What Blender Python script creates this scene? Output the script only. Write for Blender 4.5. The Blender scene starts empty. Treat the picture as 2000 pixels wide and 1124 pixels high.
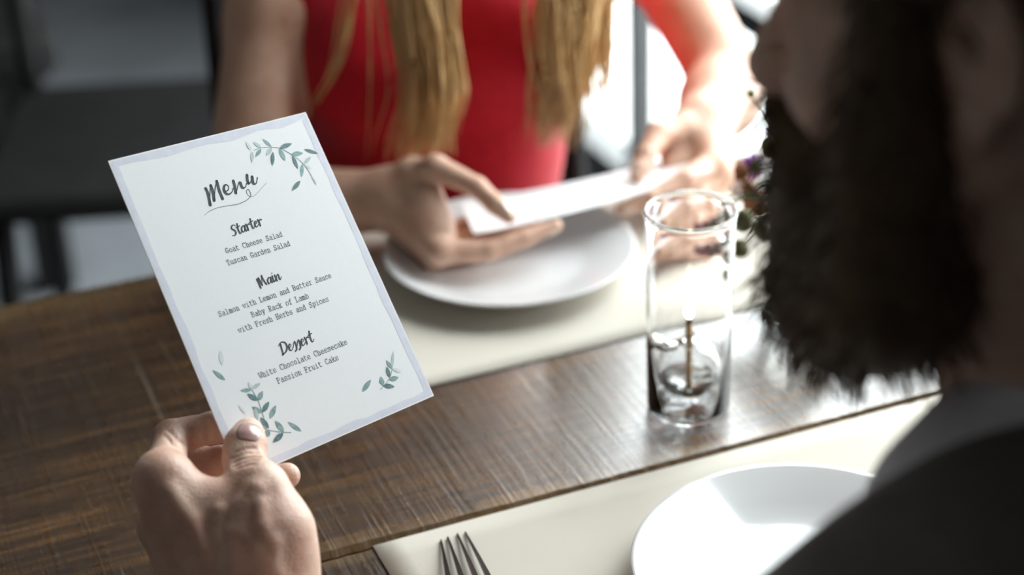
import bpy, math, random
import numpy as np
from mathutils import Matrix, Vector

SC = bpy.context.scene
COL = SC.collection
rng = np.random.default_rng(7)
random.seed(7)

# ------------------------------------------------------------------ camera, world, light, exposure
FPX = 3600.0                                    # focal length in pixels of the 2000 px wide frame
PITCH, ROLL, AZ = math.radians(27.9), math.radians(-2.25), math.radians(68.6)
CAM = np.array([0.0, 0.0, 0.75 + 0.696])
FWD = np.array([math.cos(AZ) * math.cos(PITCH), math.sin(AZ) * math.cos(PITCH), -math.sin(PITCH)])
_r = np.array([math.sin(AZ), -math.cos(AZ), 0.0])
_u = np.cross(_r, FWD)
RIGHT = _r * math.cos(ROLL) + _u * math.sin(ROLL)
UPC = _u * math.cos(ROLL) - _r * math.sin(ROLL)

cam_data = bpy.data.cameras.new('camera')
cam = bpy.data.objects.new('camera', cam_data)
COL.objects.link(cam)
m = Matrix.Identity(4)
for i in range(3):
    m[i][0], m[i][1], m[i][2], m[i][3] = RIGHT[i], UPC[i], -FWD[i], CAM[i]
cam.matrix_world = m
cam_data.sensor_fit = 'HORIZONTAL'
cam_data.sensor_width = 36.0
cam_data.lens = 36.0 * FPX / 2000.0
cam_data.clip_start = 0.05
cam_data.dof.use_dof = True
cam_data.dof.focus_distance = 1.10
cam_data.dof.aperture_fstop = 64.8 / 20.0
SC.camera = cam

world = bpy.data.worlds.new('world')
SC.world = world
world.use_nodes = True
bg = world.node_tree.nodes['Background']
bg.inputs['Color'].default_value = (0.93, 0.97, 1.0, 1)
bg.inputs['Strength'].default_value = 11.0

SC.view_settings.view_transform = 'Standard'
SC.view_settings.look = 'None'
SC.view_settings.gamma = 1.0
SC.view_settings.use_curve_mapping = False
SC.view_settings.exposure = 0.10
try:
    SC.cycles.use_denoising = True
    SC.cycles.max_bounces = 14
    SC.cycles.transmission_bounces = 12
    SC.cycles.transparent_max_bounces = 16
    SC.cycles.caustics_reflective = False
    SC.cycles.caustics_refractive = True
    SC.cycles.sample_clamp_indirect = 8.0
except Exception:
    pass

WX = 1.25                                       # plane of the window wall
WY0, WY1, WZ0, WZ1 = 0.86, 3.35, 0.06, 2.45      # the glazed opening in it


def portal(name, loc, rot, sx, sy):
    l = bpy.data.lights.new(name, 'AREA')
    l.shape = 'RECTANGLE'
    l.size, l.size_y = sx, sy
    l.cycles.is_portal = True
    o = bpy.data.objects.new(name, l)
    COL.objects.link(o)
    o.location = loc
    o.rotation_euler = rot
    return o


portal('window_daylight', (WX + 0.06, (WY0 + WY1) / 2, (WZ0 + WZ1) / 2), (0, math.radians(90), 0), WZ1 - WZ0, WY1 - WY0)


# ------------------------------------------------------------------ helpers: places
def ray(px, py):
    return FWD + RIGHT * (px - 1000.0) / FPX - UPC * (py - 562.0) / FPX


def at(px, py, d):
    """the point that is d metres deep along the view direction at this place of the frame"""
    return CAM + ray(px, py) * d


def on_z(px, py, z=0.75):
    r = ray(px, py)
    return CAM + r * ((z - CAM[2]) / r[2])


def on_y(px, py, y):
    r = ray(px, py)
    return CAM + r * ((y - CAM[1]) / r[1])


def on_x(px, py, x):
    r = ray(px, py)
    return CAM + r * ((x - CAM[0]) / r[0])


def depth_on_z(px, py, z=0.75):
    return (z - CAM[2]) / ray(px, py)[2]


def nrm(v):
    v = np.asarray(v, float)
    return v / np.linalg.norm(v)


# ------------------------------------------------------------------ helpers: objects
def tag(o, label=None, cat=None, group=None, kind=None):
    if label: o['label'] = label
    if cat: o['category'] = cat
    if group: o['group'] = group
    if kind: o['kind'] = kind
    return o


def mesh_obj(name, verts, faces, mats, parent=None, smooth=True, mat_idx=None):
    me = bpy.data.meshes.new(name)
    me.from_pydata([tuple(map(float, v)) for v in verts], [], [tuple(map(int, f)) for f in faces])
    if not isinstance(mats, (list, tuple)):
        mats = [mats]
    for mm in mats:
        me.materials.append(mm)
    if smooth:
        me.polygons.foreach_set('use_smooth', [True] * len(me.polygons))
    if mat_idx is not None:
        me.polygons.foreach_set('material_index', mat_idx)
    me.update()
    o = bpy.data.objects.new(name, me)
    COL.objects.link(o)
    if parent is not None:
        o.parent = parent
        o.matrix_parent_inverse = parent.matrix_world.inverted()
    return o


def empty(name, loc, label, cat, group=None):
    o = bpy.data.objects.new(name, None)
    o.empty_display_size = 0.05
    COL.objects.link(o)
    o.matrix_world = Matrix.Translation(Vector([float(c) for c in loc]))
    tag(o, label, cat, group)
    return o


class MB:
    """collects simple solids into one mesh"""
    def __init__(s):
        s.v, s.f = [], []

    def add(s, v, f):
        b = len(s.v)
        s.v += [tuple(map(float, p)) for p in v]
        s.f += [tuple(int(i) + b for i in q) for q in f]

    def box(s, lo, hi, bev=0.0):
        x0, y0, z0 = lo
        x1, y1, z1 = hi
        if bev <= 0:
            v = [(x, y, z) for x in (x0, x1) for y in (y0, y1) for z in (z0, z1)]
            s.add(v, [(0, 1, 3, 2), (4, 6, 7, 5), (0, 4, 5, 1), (2, 3, 7, 6), (0, 2, 6, 4), (1, 5, 7, 3)])
            return
        b = bev
        rings = []
        for (ix, z) in ((b, z0), (0, z0 + b), (0, z1 - b), (b, z1)):
            rings.append([(x0 + b + ix * 0, y0 + ix, z), (x1 - b, y0 + ix, z), (x1 - ix, y0 + b, z), (x1 - ix, y1 - b, z),
                          (x1 - b, y1 - ix, z), (x0 + b, y1 - ix, z), (x0 + ix, y1 - b, z), (x0 + ix, y0 + b, z)])
        v = [p for r in rings for p in r]
        f = [tuple(range(7, -1, -1)), tuple(range(24, 32))]
        for k in range(3):
            for i in range(8):
                j = (i + 1) % 8
                f.append((k * 8 + i, k * 8 + j, k * 8 + 8 + j, k * 8 + 8 + i))
        s.add(v, f)

    def tube(s, pts, rad, n=8, cap=True):
        pts = np.array(pts, float)
        rad = np.broadcast_to(np.array(rad, float), (len(pts),))
        t = np.gradient(pts, axis=0)
        t /= np.maximum(np.linalg.norm(t, axis=1, keepdims=True), 1e-9)
        ref = np.array([0.0, 0, 1]) if abs(t[0][2]) < 0.9 else np.array([1.0, 0, 0])
        v = []
        a = np.linspace(0, 2 * math.pi, n, endpoint=False)
        for p, tt, r in zip(pts, t, rad):
            x = np.cross(tt, ref); x /= max(np.linalg.norm(x), 1e-9)
            y = np.cross(tt, x)
            ref = -np.cross(tt, x) * 0 + ref
            v += list(p + r * (np.cos(a)[:, None] * x + np.sin(a)[:, None] * y))
        f = []
        for k in range(len(pts) - 1):
            for i in range(n):
                j = (i + 1) % n
                f.append((k * n + i, k * n + n + i, k * n + n + j, k * n + j))
        if cap:
            f.append(tuple(range(n)))
            f.append(tuple(reversed(range((len(pts) - 1) * n, len(pts) * n))))
        s.add(v, f)

    def lathe(s, prof, n=64, center=(0, 0, 0), closed=False):
        c = np.array(center, float)
        a = np.linspace(0, 2 * math.pi, n, endpoint=False)
        v = []
        for r, z in prof:
            r = max(r, 1e-5)
            v += [c + (r * math.cos(t), r * math.sin(t), z) for t in a]
        f = []
        m_ = len(prof)
        for k in range(m_ if closed else m_ - 1):
            q = (k + 1) % m_
            for i in range(n):
                j = (i + 1) % n
                f.append((k * n + i, k * n + j, q * n + j, q * n + i))
        s.add(v, f)

    def sphere(s, c, r, n=12, m_=8, ax=None):
        c = np.array(c, float)
        r = np.broadcast_to(np.array(r, float), (3,))
        R = np.eye(3) if ax is None else np.array(ax)
        v, f = [], []
        for k in range(m_ + 1):
            th = math.pi * k / m_
            for i in range(n):
                ph = 2 * math.pi * i / n
                l = np.array([math.sin(th) * math.cos(ph), math.sin(th) * math.sin(ph), math.cos(th)]) * r
                v.append(c + l @ R)
        for k in range(m_):
            for i in range(n):
                j = (i + 1) % n
                f.append((k * n + i, k * n + n + i, k * n + n + j, k * n + j))
        s.add(v, f)

    def build(s, name, mat, parent=None, smooth=True):
        return mesh_obj(name, s.v, s.f, mat, parent, smooth)


def spline(pts, n):
    """Catmull-Rom through pts, n points"""
    p = np.array(pts, float)
    if len(p) < 3:
        return np.array([p[0] + (p[-1] - p[0]) * t for t in np.linspace(0, 1, n)])
    q = np.vstack([2 * p[0] - p[1], p, 2 * p[-1] - p[-2]])
    out = []
    for u in np.linspace(0, len(p) - 1, n):
        i = min(int(u), len(p) - 2)
        t = u - i
        a, b, c, d = q[i], q[i + 1], q[i + 2], q[i + 3]
        out.append(0.5 * ((2 * b) + (c - a) * t + (2 * a - 5 * b + 4 * c - d) * t * t + (3 * b - a - 3 * c + d) * t ** 3))
    return np.array(out)


# ------------------------------------------------------------------ helpers: organic surfaces (signed distance -> one mesh)
def cap(a, b, ra, rb=None, n=None, s=1.0):
    a, b = np.array(a, float), np.array(b, float)
    rb = ra if rb is None else rb
    r = max(ra, rb)
    return ('c', a, b, ra, rb, None if n is None else nrm(n), s, np.minimum(a, b) - r, np.maximum(a, b) + r)


def ell(c, R, rad):
    c = np.array(c, float); R = np.array(R, float); rad = np.array(rad, float)
    e = np.sqrt(((R * rad[:, None]) ** 2).sum(0))
    return ('e', c, R, rad, None, None, None, c - e, c + e)


def prim_sd(p, P):
    if p[0] == 'c':
        _, a, b, ra, rb, n, s, _, _ = p
        ba = b - a
        q = P - a
        L = max(float(ba @ ba), 1e-12)
        t = np.clip(q @ ba / L, 0, 1)
        d = q - t[:, None] * ba
        if n is not None:
            d = d + n * ((d @ n) * (1.0 / s - 1.0))[:, None]
        return np.sqrt((d * d).sum(1)) - (ra + (rb - ra) * t)
    _, c, R, rad = p[:4]
    q = (P - c) @ R.T
    k0 = np.sqrt(((q / rad) ** 2).sum(1))
    k1 = np.sqrt(((q / rad ** 2) ** 2).sum(1))
    return k0 * (k0 - 1.0) / np.maximum(k1, 1e-9)


def smin(a, b, k):
    h = np.maximum(k - np.abs(a - b), 0.0) / k
    return np.minimum(a, b) - h * h * k * 0.25


BIG = 1.0


def field(groups, P, lo=None, hi=None):
    """groups: (op, prims, k inside the group, k to the rest)"""
    F = np.full(len(P), BIG)
    for op, prims, ki, kj in groups:
        G = np.full(len(P), BIG)
        any_ = False
        for p in prims:
            if lo is not None and (np.any(p[7] > hi + 0.03) or np.any(p[8] < lo - 0.03)):
                continue
            any_ = True
            G = smin(G, prim_sd(p, P), ki)
        if not any_:
            continue
        F = smin(F, G, kj) if op == 'add' else -smin(-F, G, kj)
    return F


def grow(groups, h, B=28, fine=None):
    """surface nets over blocks of one lattice: a single welded surface"""
    lo = np.min([p[7] for g in groups if g[0] == 'add' for p in g[1]], axis=0) - 4 * h
    hi = np.max([p[8] for g in groups if g[0] == 'add' for p in g[1]], axis=0) + 4 * h
    # lattice coordinates per axis: spacing h, closer inside the box `fine` = (lo, hi, spacing)
    AX = []
    for a in range(3):
        if fine is None:
            AX.append(np.arange(lo[a], hi[a] + h, h))
        else:
            f0, f1, hf = max(fine[0][a], lo[a]), min(fine[1][a], hi[a]), fine[2]
            mid = np.arange(f0, f1, hf)
            AX.append(np.r_[np.arange(f0 - h, lo[a] - h, -h)[::-1], mid, np.arange(mid[-1] + h, hi[a] + h, h)])
    N = np.array([len(a) for a in AX])
    AXP = [np.r_[a, a[-1] + h * np.arange(1, B + 4)] for a in AX]
    boxes = [(p[7] - 0.012, p[8] + 0.012) for g in groups if g[0] == 'add' for p in g[1]]
    blo = np.array([b[0] for b in boxes]); bhi = np.array([b[1] for b in boxes])
    ids_all, pos_all, quads_all = [], [], []
    S1, S2 = int(N[1] + 4), int(N[2] + 4)
    ed = [((0, 0, 0), (1, 0, 0)), ((0, 1, 0), (1, 1, 0)), ((0, 0, 1), (1, 0, 1)), ((0, 1, 1), (1, 1, 1)),
          ((0, 0, 0), (0, 1, 0)), ((1, 0, 0), (1, 1, 0)), ((0, 0, 1), (0, 1, 1)), ((1, 0, 1), (1, 1, 1)),
          ((0, 0, 0), (0, 0, 1)), ((1, 0, 0), (1, 0, 1)), ((0, 1, 0), (0, 1, 1)), ((1, 1, 0), (1, 1, 1))]
    for bx in range(0, N[0], B):
        for by in range(0, N[1], B):
            for bz in range(0, N[2], B):
                # nodes b .. b+B+1: cells b .. b+B (one extra layer so that quads find their four cells)
                l = np.array([AXP[a][i] for a, i in enumerate((bx, by, bz))])
                u = np.array([AXP[a][i + B + 1] for a, i in enumerate((bx, by, bz))])
                if not np.any(np.all(blo <= u, axis=1) & np.all(bhi >= l, axis=1)):
                    continue
                n = B + 2
                X, Y, Z = np.meshgrid(AXP[0][bx:bx + n], AXP[1][by:by + n], AXP[2][bz:bz + n], indexing='ij')
                P = np.stack([X.ravel(), Y.ravel(), Z.ravel()], 1)
                V = field(groups, P, l, u).reshape(n, n, n)
                ins = V < 0
                if not ins.any() or ins.all():
                    continue
                cnt = sum(ins[i:n - 1 + i, j:n - 1 + j, k:n - 1 + k].astype(np.int8) for i in (0, 1) for j in (0, 1) for k in (0, 1))
                I, J, K = np.nonzero((cnt > 0) & (cnt < 8))
                acc = np.zeros((len(I), 3)); num = np.zeros(len(I))
                for (a, b) in ed:
                    va = V[I + a[0], J + a[1], K + a[2]]; vb = V[I + b[0], J + b[1], K + b[2]]
                    cr = (va < 0) != (vb < 0)
                    t = np.where(cr, va / np.where(cr, va - vb, 1), 0)
                    pa = np.array(a, float); pb = np.array(b, float)
                    acc += np.where(cr[:, None], pa + (pb - pa) * t[:, None], 0)
                    num += cr
                fi = np.stack([I + bx, J + by, K + bz], 1) + acc / num[:, None]
                pos = np.stack([np.interp(fi[:, a], np.arange(len(AXP[a])), AXP[a]) for a in range(3)], 1)
                cid = lambda i, j, k: ((i + bx) * S1 + (j + by)) * S2 + (k + bz)
                ids_all.append(cid(I, J, K)); pos_all.append(pos)
                # quads: grid edges whose four cells are all in this block and which this block owns
                for ax in range(3):
                    o1, o2 = [(1, 2), (2, 0), (0, 1)][ax]
                    sl0 = [slice(0, n)] * 3; sl1 = [slice(0, n)] * 3
                    sl0[ax] = slice(0, n - 1); sl1[ax] = slice(1, n)
                    A, Bv = ins[tuple(sl0)], ins[tuple(sl1)]
                    e = np.array(np.nonzero(A != Bv)).T
                    if not len(e):
                        continue
                    ok = (e[:, o1] >= 1) & (e[:, o2] >= 1) & (e[:, o1] <= B) & (e[:, o2] <= B) & (e[:, ax] < B)
                    e = e[ok]
                    s = A[tuple(e.T)]
                    d1 = np.zeros(3, int); d1[o1] = 1
                    d2 = np.zeros(3, int); d2[o2] = 1
                    c00 = cid(*(e - d1 - d2).T); c10 = cid(*(e - d2).T); c11 = cid(*e.T); c01 = cid(*(e - d1).T)
                    q = np.stack([c00, c10, c11, c01], 1)
                    q[~s] = q[~s][:, ::-1]
                    quads_all.append(q)
    ids = np.concatenate(ids_all); pos = np.concatenate(pos_all)
    uid, first = np.unique(ids, return_index=True)
    pos = pos[first]
    q = np.concatenate(quads_all)
    qi = np.searchsorted(uid, q)
    qi = np.clip(qi, 0, len(uid) - 1)
    good = (uid[qi] == q).all(1)
    qi = qi[good]
    # light smoothing
    for _ in range(1):
        s = np.zeros_like(pos); w = np.zeros(len(pos))
        for a, b in ((0, 1), (1, 2), (2, 3), (3, 0)):
            np.add.at(s, qi[:, a], pos[qi[:, b]]); np.add.at(w, qi[:, a], 1)
            np.add.at(s, qi[:, b], pos[qi[:, a]]); np.add.at(w, qi[:, b], 1)
        pos = np.where(w[:, None] > 0, 0.5 * pos + 0.5 * s / np.maximum(w, 1)[:, None], pos)
    return pos, qi


def fast_obj(name, pos, quads, mat, parent=None):
    me = bpy.data.meshes.new(name)
    me.vertices.add(len(pos)); me.vertices.foreach_set('co', np.asarray(pos, np.float32).ravel())
    nq = len(quads)
    me.loops.add(nq * 4); me.loops.foreach_set('vertex_index', np.asarray(quads, np.int32).ravel())
    me.polygons.add(nq)
    me.polygons.foreach_set('loop_start', np.arange(0, nq * 4, 4, dtype=np.int32))
    me.polygons.foreach_set('use_smooth', np.ones(nq, bool))
    me.materials.append(mat)
    me.update(calc_edges=True)
    me.validate()
    o = bpy.data.objects.new(name, me)
    COL.objects.link(o)
    if parent is not None:
        o.parent = parent
        o.matrix_parent_inverse = parent.matrix_world.inverted()
    return o


def patch_on(groups, c, dl, dw, L, W, off, normal, nu=11, nv=9, taper=0.0, power=3.5):
    """a nail: a thin curved patch lying on the surface, L long along dl, W wide along dw"""
    dl, dw, normal = nrm(dl), nrm(dw), nrm(normal)
    pts = []
    for i in range(nu):
        for j in range(nv):
            u, v = 2 * i / (nu - 1) - 1, 2 * j / (nv - 1) - 1
            # square to superellipse
            s = (abs(u) ** power + abs(v) ** power) ** (1 / power) if (u or v) else 1
            mx = max(abs(u), abs(v))
            u2, v2 = (u * mx / s, v * mx / s) if s > 0 else (0, 0)
            pts.append(c + dl * u2 * L / 2 + dw * v2 * W / 2 * (1 - taper * (u2 + 1) / 2))
    P = np.array(pts) + normal * 0.012
    for _ in range(60):
        d = field(groups, P)
        P = P - normal * np.clip(d * 0.6, -0.003, 0.003)[:, None]
    top = P + normal * off
    bot = P - normal * 0.0006
    n = len(top)
    f = []
    for i in range(nu - 1):
        for j in range(nv - 1):
            a = i * nv + j
            f.append((a, a + 1, a + nv + 1, a + nv))
            f.append((n + a, n + a + nv, n + a + nv + 1, n + a + 1))
    rim = [j for j in range(nv)] + [i * nv + nv - 1 for i in range(1, nu)] + [(nu - 1) * nv + j for j in range(nv - 2, -1, -1)] + [i * nv for i in range(nu - 2, 0, -1)]
    for a, b in zip(rim, rim[1:] + rim[:1]):
        f.append((a, n + a, n + b, b))
    return np.vstack([top, bot]), f


# ------------------------------------------------------------------ materials
def new_mat(name):
    mt = bpy.data.materials.new(name)
    mt.use_nodes = True
    nt = mt.node_tree
    b = nt.nodes['Principled BSDF']
    return mt, nt, b


def node(nt, typ, **kw):
    n = nt.nodes.new(typ)
    for k, v in kw.items():
        if k.startswith('i_'):
            n.inputs[k[2:].replace('_', ' ')].default_value = v
        else:
            setattr(n, k, v)
    return n


def ramp(nt, fac, stops):
    n = nt.nodes.new('ShaderNodeValToRGB')
    e = n.color_ramp.elements
    while len(e) > 1:
        e.remove(e[-1])
    e[0].position = stops[0][0]; e[0].color = (*stops[0][1], 1) if len(stops[0][1]) == 3 else stops[0][1]
    for p, c in stops[1:]:
        q = e.new(p); q.color = (*c, 1) if len(c) == 3 else c
    nt.links.new(fac, n.inputs['Fac'])
    return n.outputs['Color']


def mix(nt, fac, a, b, mode='MIX'):
    n = nt.nodes.new('ShaderNodeMix')
    n.data_type = 'RGBA'; n.blend_type = mode
    for sock, val in ((n.inputs[0], fac), (n.inputs[6], a), (n.inputs[7], b)):
        if hasattr(val, 'is_linked'):
            nt.links.new(val, sock)
        elif isinstance(val, (int, float)):
            sock.default_value = val
        else:
            sock.default_value = (*val, 1)
    return n.outputs[2]


def math_n(nt, op, a, b=0.0):
    n = nt.nodes.new('ShaderNodeMath'); n.operation = op
    for s, v in zip(n.inputs, (a, b)):
        if hasattr(v, 'is_linked'): nt.links.new(v, s)
        else: s.default_value = v
    return n.outputs[0]


def noise(nt, vec, scale, detail=4, rough=0.55, dist=0.0):
    n = node(nt, 'ShaderNodeTexNoise')
    n.inputs['Scale'].default_value = scale
    n.inputs['Detail'].default_value = detail
    n.inputs['Roughness'].default_value = rough
    n.inputs['Distortion'].default_value = dist
    if vec is not None: nt.links.new(vec, n.inputs['Vector'])
    return n.outputs['Fac']


def mapping(nt, vec, scale=(1, 1, 1), rot=(0, 0, 0), loc=(0, 0, 0)):
    n = node(nt, 'ShaderNodeMapping')
    n.inputs['Scale'].default_value = scale
    n.inputs['Rotation'].default_value = rot
    n.inputs['Location'].default_value = loc
    nt.links.new(vec, n.inputs['Vector'])
    return n.outputs['Vector']


def objcoord(nt):
    return node(nt, 'ShaderNodeTexCoord').outputs['Object']


def bump(nt, b, h, strength=0.3, dist=0.001):
    n = node(nt, 'ShaderNodeBump')
    n.inputs['Strength'].default_value = strength
    n.inputs['Distance'].default_value = dist
    nt.links.new(h, n.inputs['Height'])
    nt.links.new(n.outputs['Normal'], b.inputs['Normal'])


def simple(name, col, rough=0.5, vary=0.12, scale=30, spec=0.5, metal=0.0, bmp=0.0, bscale=200, sheen=0.0, sss=0.0, coat=0.0):
    mt, nt, b = new_mat(name)
    c = objcoord(nt)
    n = noise(nt, c, scale)
    lo = tuple(x * (1 - vary) for x in col); hi = tuple(min(1, x * (1 + vary)) for x in col)
    nt.links.new(ramp(nt, n, [(0.3, lo), (0.7, hi)]), b.inputs['Base Color'])
    b.inputs['Roughness'].default_value = rough
    b.inputs['Specular IOR Level'].default_value = spec
    b.inputs['Metallic'].default_value = metal
    if sheen: b.inputs['Sheen Weight'].default_value = sheen
    if coat: b.inputs['Coat Weight'].default_value = coat
    if sss:
        b.inputs['Subsurface Weight'].default_value = sss
        b.inputs['Subsurface Radius'].default_value = (1.0, 0.35, 0.2)
        b.inputs['Subsurface Scale'].default_value = 0.004
    if bmp: bump(nt, b, noise(nt, c, bscale, 5), bmp, 0.001)
    return mt


def skin_mat(name, base, red, rough=0.45, sss=0.25):
    mt, nt, b = new_mat(name)
    c = objcoord(nt)
    n1 = noise(nt, c, 38, 3, 0.6)
    n2 = noise(nt, c, 420, 4, 0.6)
    col = ramp(nt, n1, [(0.32, red), (0.62, base)])
    col = mix(nt, ramp(nt, n2, [(0.35, (0.25,) * 3), (0.7, (0.0,) * 3)]), col, tuple(x * 0.75 for x in red))
    nt.links.new(col, b.inputs['Base Color'])
    b.inputs['Roughness'].default_value = rough
    b.inputs['Specular IOR Level'].default_value = 0.4
    b.inputs['Subsurface Weight'].default_value = sss
    b.inputs['Subsurface Radius'].default_value = (1.0, 0.35, 0.2)
    b.inputs['Subsurface Scale'].default_value = 0.004
    v = node(nt, 'ShaderNodeTexVoronoi'); v.inputs['Scale'].default_value = 650
    nt.links.new(c, v.inputs['Vector'])
    h = math_n(nt, 'ADD', v.outputs['Distance'], math_n(nt, 'MULTIPLY', noise(nt, c, 150, 5), 1.5))
    bump(nt, b, h, 0.35, 0.0006)
    return mt


def wood_mat(name):
    mt, nt, b = new_mat(name)
    c = objcoord(nt)
    wob = mapping(nt, c, (1, 1, 1))
    grain = noise(nt, mapping(nt, wob, (7, 150, 7)), 1.0, 8, 0.65, 0.6)
    broad = noise(nt, mapping(nt, c, (2.2, 9, 2)), 1.0, 4, 0.55, 0.8)
    patch = noise(nt, mapping(nt, c, (5, 8, 5)), 1.0, 3, 0.5)
    col = ramp(nt, grain, [(0.30, (0.020, 0.010, 0.005)), (0.48, (0.066, 0.034, 0.016)), (0.62, (0.150, 0.076, 0.030)), (0.78, (0.29, 0.155, 0.060))])
    col2 = ramp(nt, grain, [(0.30, (0.012, 0.007, 0.005)), (0.5, (0.036, 0.020, 0.011)), (0.75, (0.085, 0.048, 0.024))])
    col = mix(nt, ramp(nt, broad, [(0.40, (1,) * 3), (0.62, (0,) * 3)]), col, col2)
    # saw marks across the plank
    sv = mapping(nt, c, (330, 7, 30), (0, 0, math.radians(-5)))
    saw = noise(nt, sv, 1.0, 3, 0.6, 0.15)
    saw2 = noise(nt, mapping(nt, c, (900, 30, 30), (0, 0, math.radians(-5))), 1.0, 3, 0.6)
    sawmask = ramp(nt, patch, [(0.38, (0.0,) * 3), (0.66, (1.0,) * 3)])
    light = math_n(nt, 'MULTIPLY', ramp(nt, saw, [(0.57, (0,) * 3), (0.72, (1,) * 3)]), ramp(nt, saw2, [(0.45, (0,) * 3), (0.62, (1,) * 3)]))
    light = math_n(nt, 'MULTIPLY', light, sawmask)
    col = mix(nt, math_n(nt, 'MULTIPLY', light, 0.55), col, (0.34, 0.24, 0.14))
    dark = ramp(nt, saw, [(0.30, (1,) * 3), (0.42, (0,) * 3)])
    col = mix(nt, math_n(nt, 'MULTIPLY', dark, 0.45), col, (0.012, 0.008, 0.006))
    # dark oval stains
    st = noise(nt, mapping(nt, c, (22, 60, 22)), 1.0, 2, 0.4)
    col = mix(nt, ramp(nt, st, [(0.70, (0,) * 3), (0.76, (0.85,) * 3)]), col, (0.010, 0.009, 0.009))
    # long pale scratches
    sc_ = noise(nt, mapping(nt, c, (60, 0.9, 30), (0, 0, math.radians(-9)), (3.1, 0, 0)), 1.0, 1, 0.4)
    line = ramp(nt, math_n(nt, 'ABSOLUTE', math_n(nt, 'SUBTRACT', sc_, 0.63)), [(0.0, (1,) * 3), (0.004, (0,) * 3)])
    col = mix(nt, math_n(nt, 'MULTIPLY', line, 0.35), col, (0.40, 0.33, 0.25))
    # worn edges (y of the plank edges)
    sep = node(nt, 'ShaderNodeSeparateXYZ'); nt.links.new(c, sep.inputs[0])
    y = math_n(nt, 'ADD', sep.outputs['Y'], math_n(nt, 'MULTIPLY', math_n(nt, 'SUBTRACT', noise(nt, c, 25, 4), 0.5), 0.03))
    for yy, w in ((0.938, 0.018), (1.385, 0.045)):
        dd = math_n(nt, 'ABSOLUTE', math_n(nt, 'SUBTRACT', y, yy))
        e = ramp(nt, math_n(nt, 'DIVIDE', dd, w), [(0.2, (0.6,) * 3), (1.0, (0,) * 3)])
        col = mix(nt, e, col, mix(nt, grain, (0.10, 0.055, 0.02), (0.38, 0.23, 0.09)))
    nt.links.new(col, b.inputs['Base Color'])
    rg = ramp(nt, math_n(nt, 'ADD', math_n(nt, 'MULTIPLY', saw, 0.6), math_n(nt, 'MULTIPLY', grain, 0.4)), [(0.35, (0.40,) * 3), (0.65, (0.20,) * 3)])
    nt.links.new(rg, b.inputs['Roughness'])
    b.inputs['Specular IOR Level'].default_value = 0.75
    h = math_n(nt, 'ADD', math_n(nt, 'MULTIPLY', saw, 1.0), math_n(nt, 'MULTIPLY', grain, 0.5))
    h = math_n(nt, 'ADD', h, math_n(nt, 'MULTIPLY', saw2, 0.25))
    b.inputs['Coat Weight'].default_value = 1.0
    nt.links.new(math_n(nt, 'MULTIPLY', rg, 0.65), b.inputs['Coat Roughness'])
    bump(nt, b, h, 0.55, 0.0012)
    return mt


def glass_mat(name, col=(1, 1, 1), ior=1.47, rough=0.0):
    mt, nt, b = new_mat(name)
    b.inputs['Base Color'].default_value = (*col, 1)
    b.inputs['Transmission Weight'].default_value = 1.0
    b.inputs['Roughness'].default_value = rough
    b.inputs['IOR'].default_value = ior
    return mt


def pane_mat(name):
    mt, nt, b = new_mat(name)
    nt.nodes.remove(b)
    out = nt.nodes['Material Output']
    t = node(nt, 'ShaderNodeBsdfTransparent'); t.inputs['Color'].default_value = (0.96, 0.98, 0.97, 1)
    g = node(nt, 'ShaderNodeBsdfGlossy'); g.inputs['Roughness'].default_value = 0.0
    lw = node(nt, 'ShaderNodeLayerWeight'); lw.inputs['Blend'].default_value = 0.12
    mx = node(nt, 'ShaderNodeMixShader')
    nt.links.new(math_n(nt, 'MULTIPLY', math_n(nt, 'POWER', lw.outputs['Facing'], 4.0), 0.25), mx.inputs[0]); nt.links.new(t.outputs[0], mx.inputs[1]); nt.links.new(g.outputs[0], mx.inputs[2])
    nt.links.new(mx.outputs[0], out.inputs['Surface'])
    return mt


def emit_mat(name, col, strength):
    mt, nt, b = new_mat(name)
    c = objcoord(nt)
    b.inputs['Base Color'].default_value = (0.02, 0.02, 0.02, 1)
    nt.links.new(ramp(nt, noise(nt, c, 60), [(0.3, col), (0.7, tuple(min(1, x * 1.05) for x in col))]), b.inputs['Emission Color'])
    b.inputs['Emission Strength'].default_value = strength
    return mt


M = {}
M['wood'] = wood_mat('worn_table_wood')
M['table_leg'] = simple('dark_wood', (0.035, 0.022, 0.014), 0.5, 0.3, 20)
M['paper_mat'] = simple('placemat_paper', (0.69, 0.64, 0.56), 0.85, 0.03, 9, spec=0.12, bmp=0.05, bscale=350)
M['porcelain'] = simple('white_porcelain', (0.75, 0.745, 0.75), 0.12, 0.01, 5, coat=0.3)
M['card'] = simple('card_stock', (0.85, 0.855, 0.87), 0.55, 0.008, 300, bmp=0.04, bscale=900)
M['card_rim'] = simple('card_printed_border', (0.69, 0.70, 0.79), 0.55, 0.05, 140)
M['ink'] = simple('menu_ink', (0.028, 0.034, 0.045), 0.6, 0.2, 300)
M['ink_soft'] = simple('menu_text_ink', (0.07, 0.075, 0.095), 0.6, 0.15, 300)
M['ink_line'] = simple('menu_flourish_ink', (0.16, 0.17, 0.20), 0.6, 0.2, 300)
M['leaf_dark'] = simple('print_leaf_dark', (0.10, 0.20, 0.21), 0.6, 0.35, 400)
M['leaf_mid'] = simple('print_leaf_mid', (0.22, 0.36, 0.36), 0.6, 0.3, 400)
M['leaf_pale'] = simple('print_leaf_pale', (0.47, 0.57, 0.57), 0.6, 0.15, 400)
M['leaf_faint'] = simple('print_leaf_faint', (0.68, 0.73, 0.73), 0.6, 0.06, 400)
M['skin_m'] = skin_mat('skin_man', (0.78, 0.54, 0.43), (0.64, 0.38, 0.29))
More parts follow.
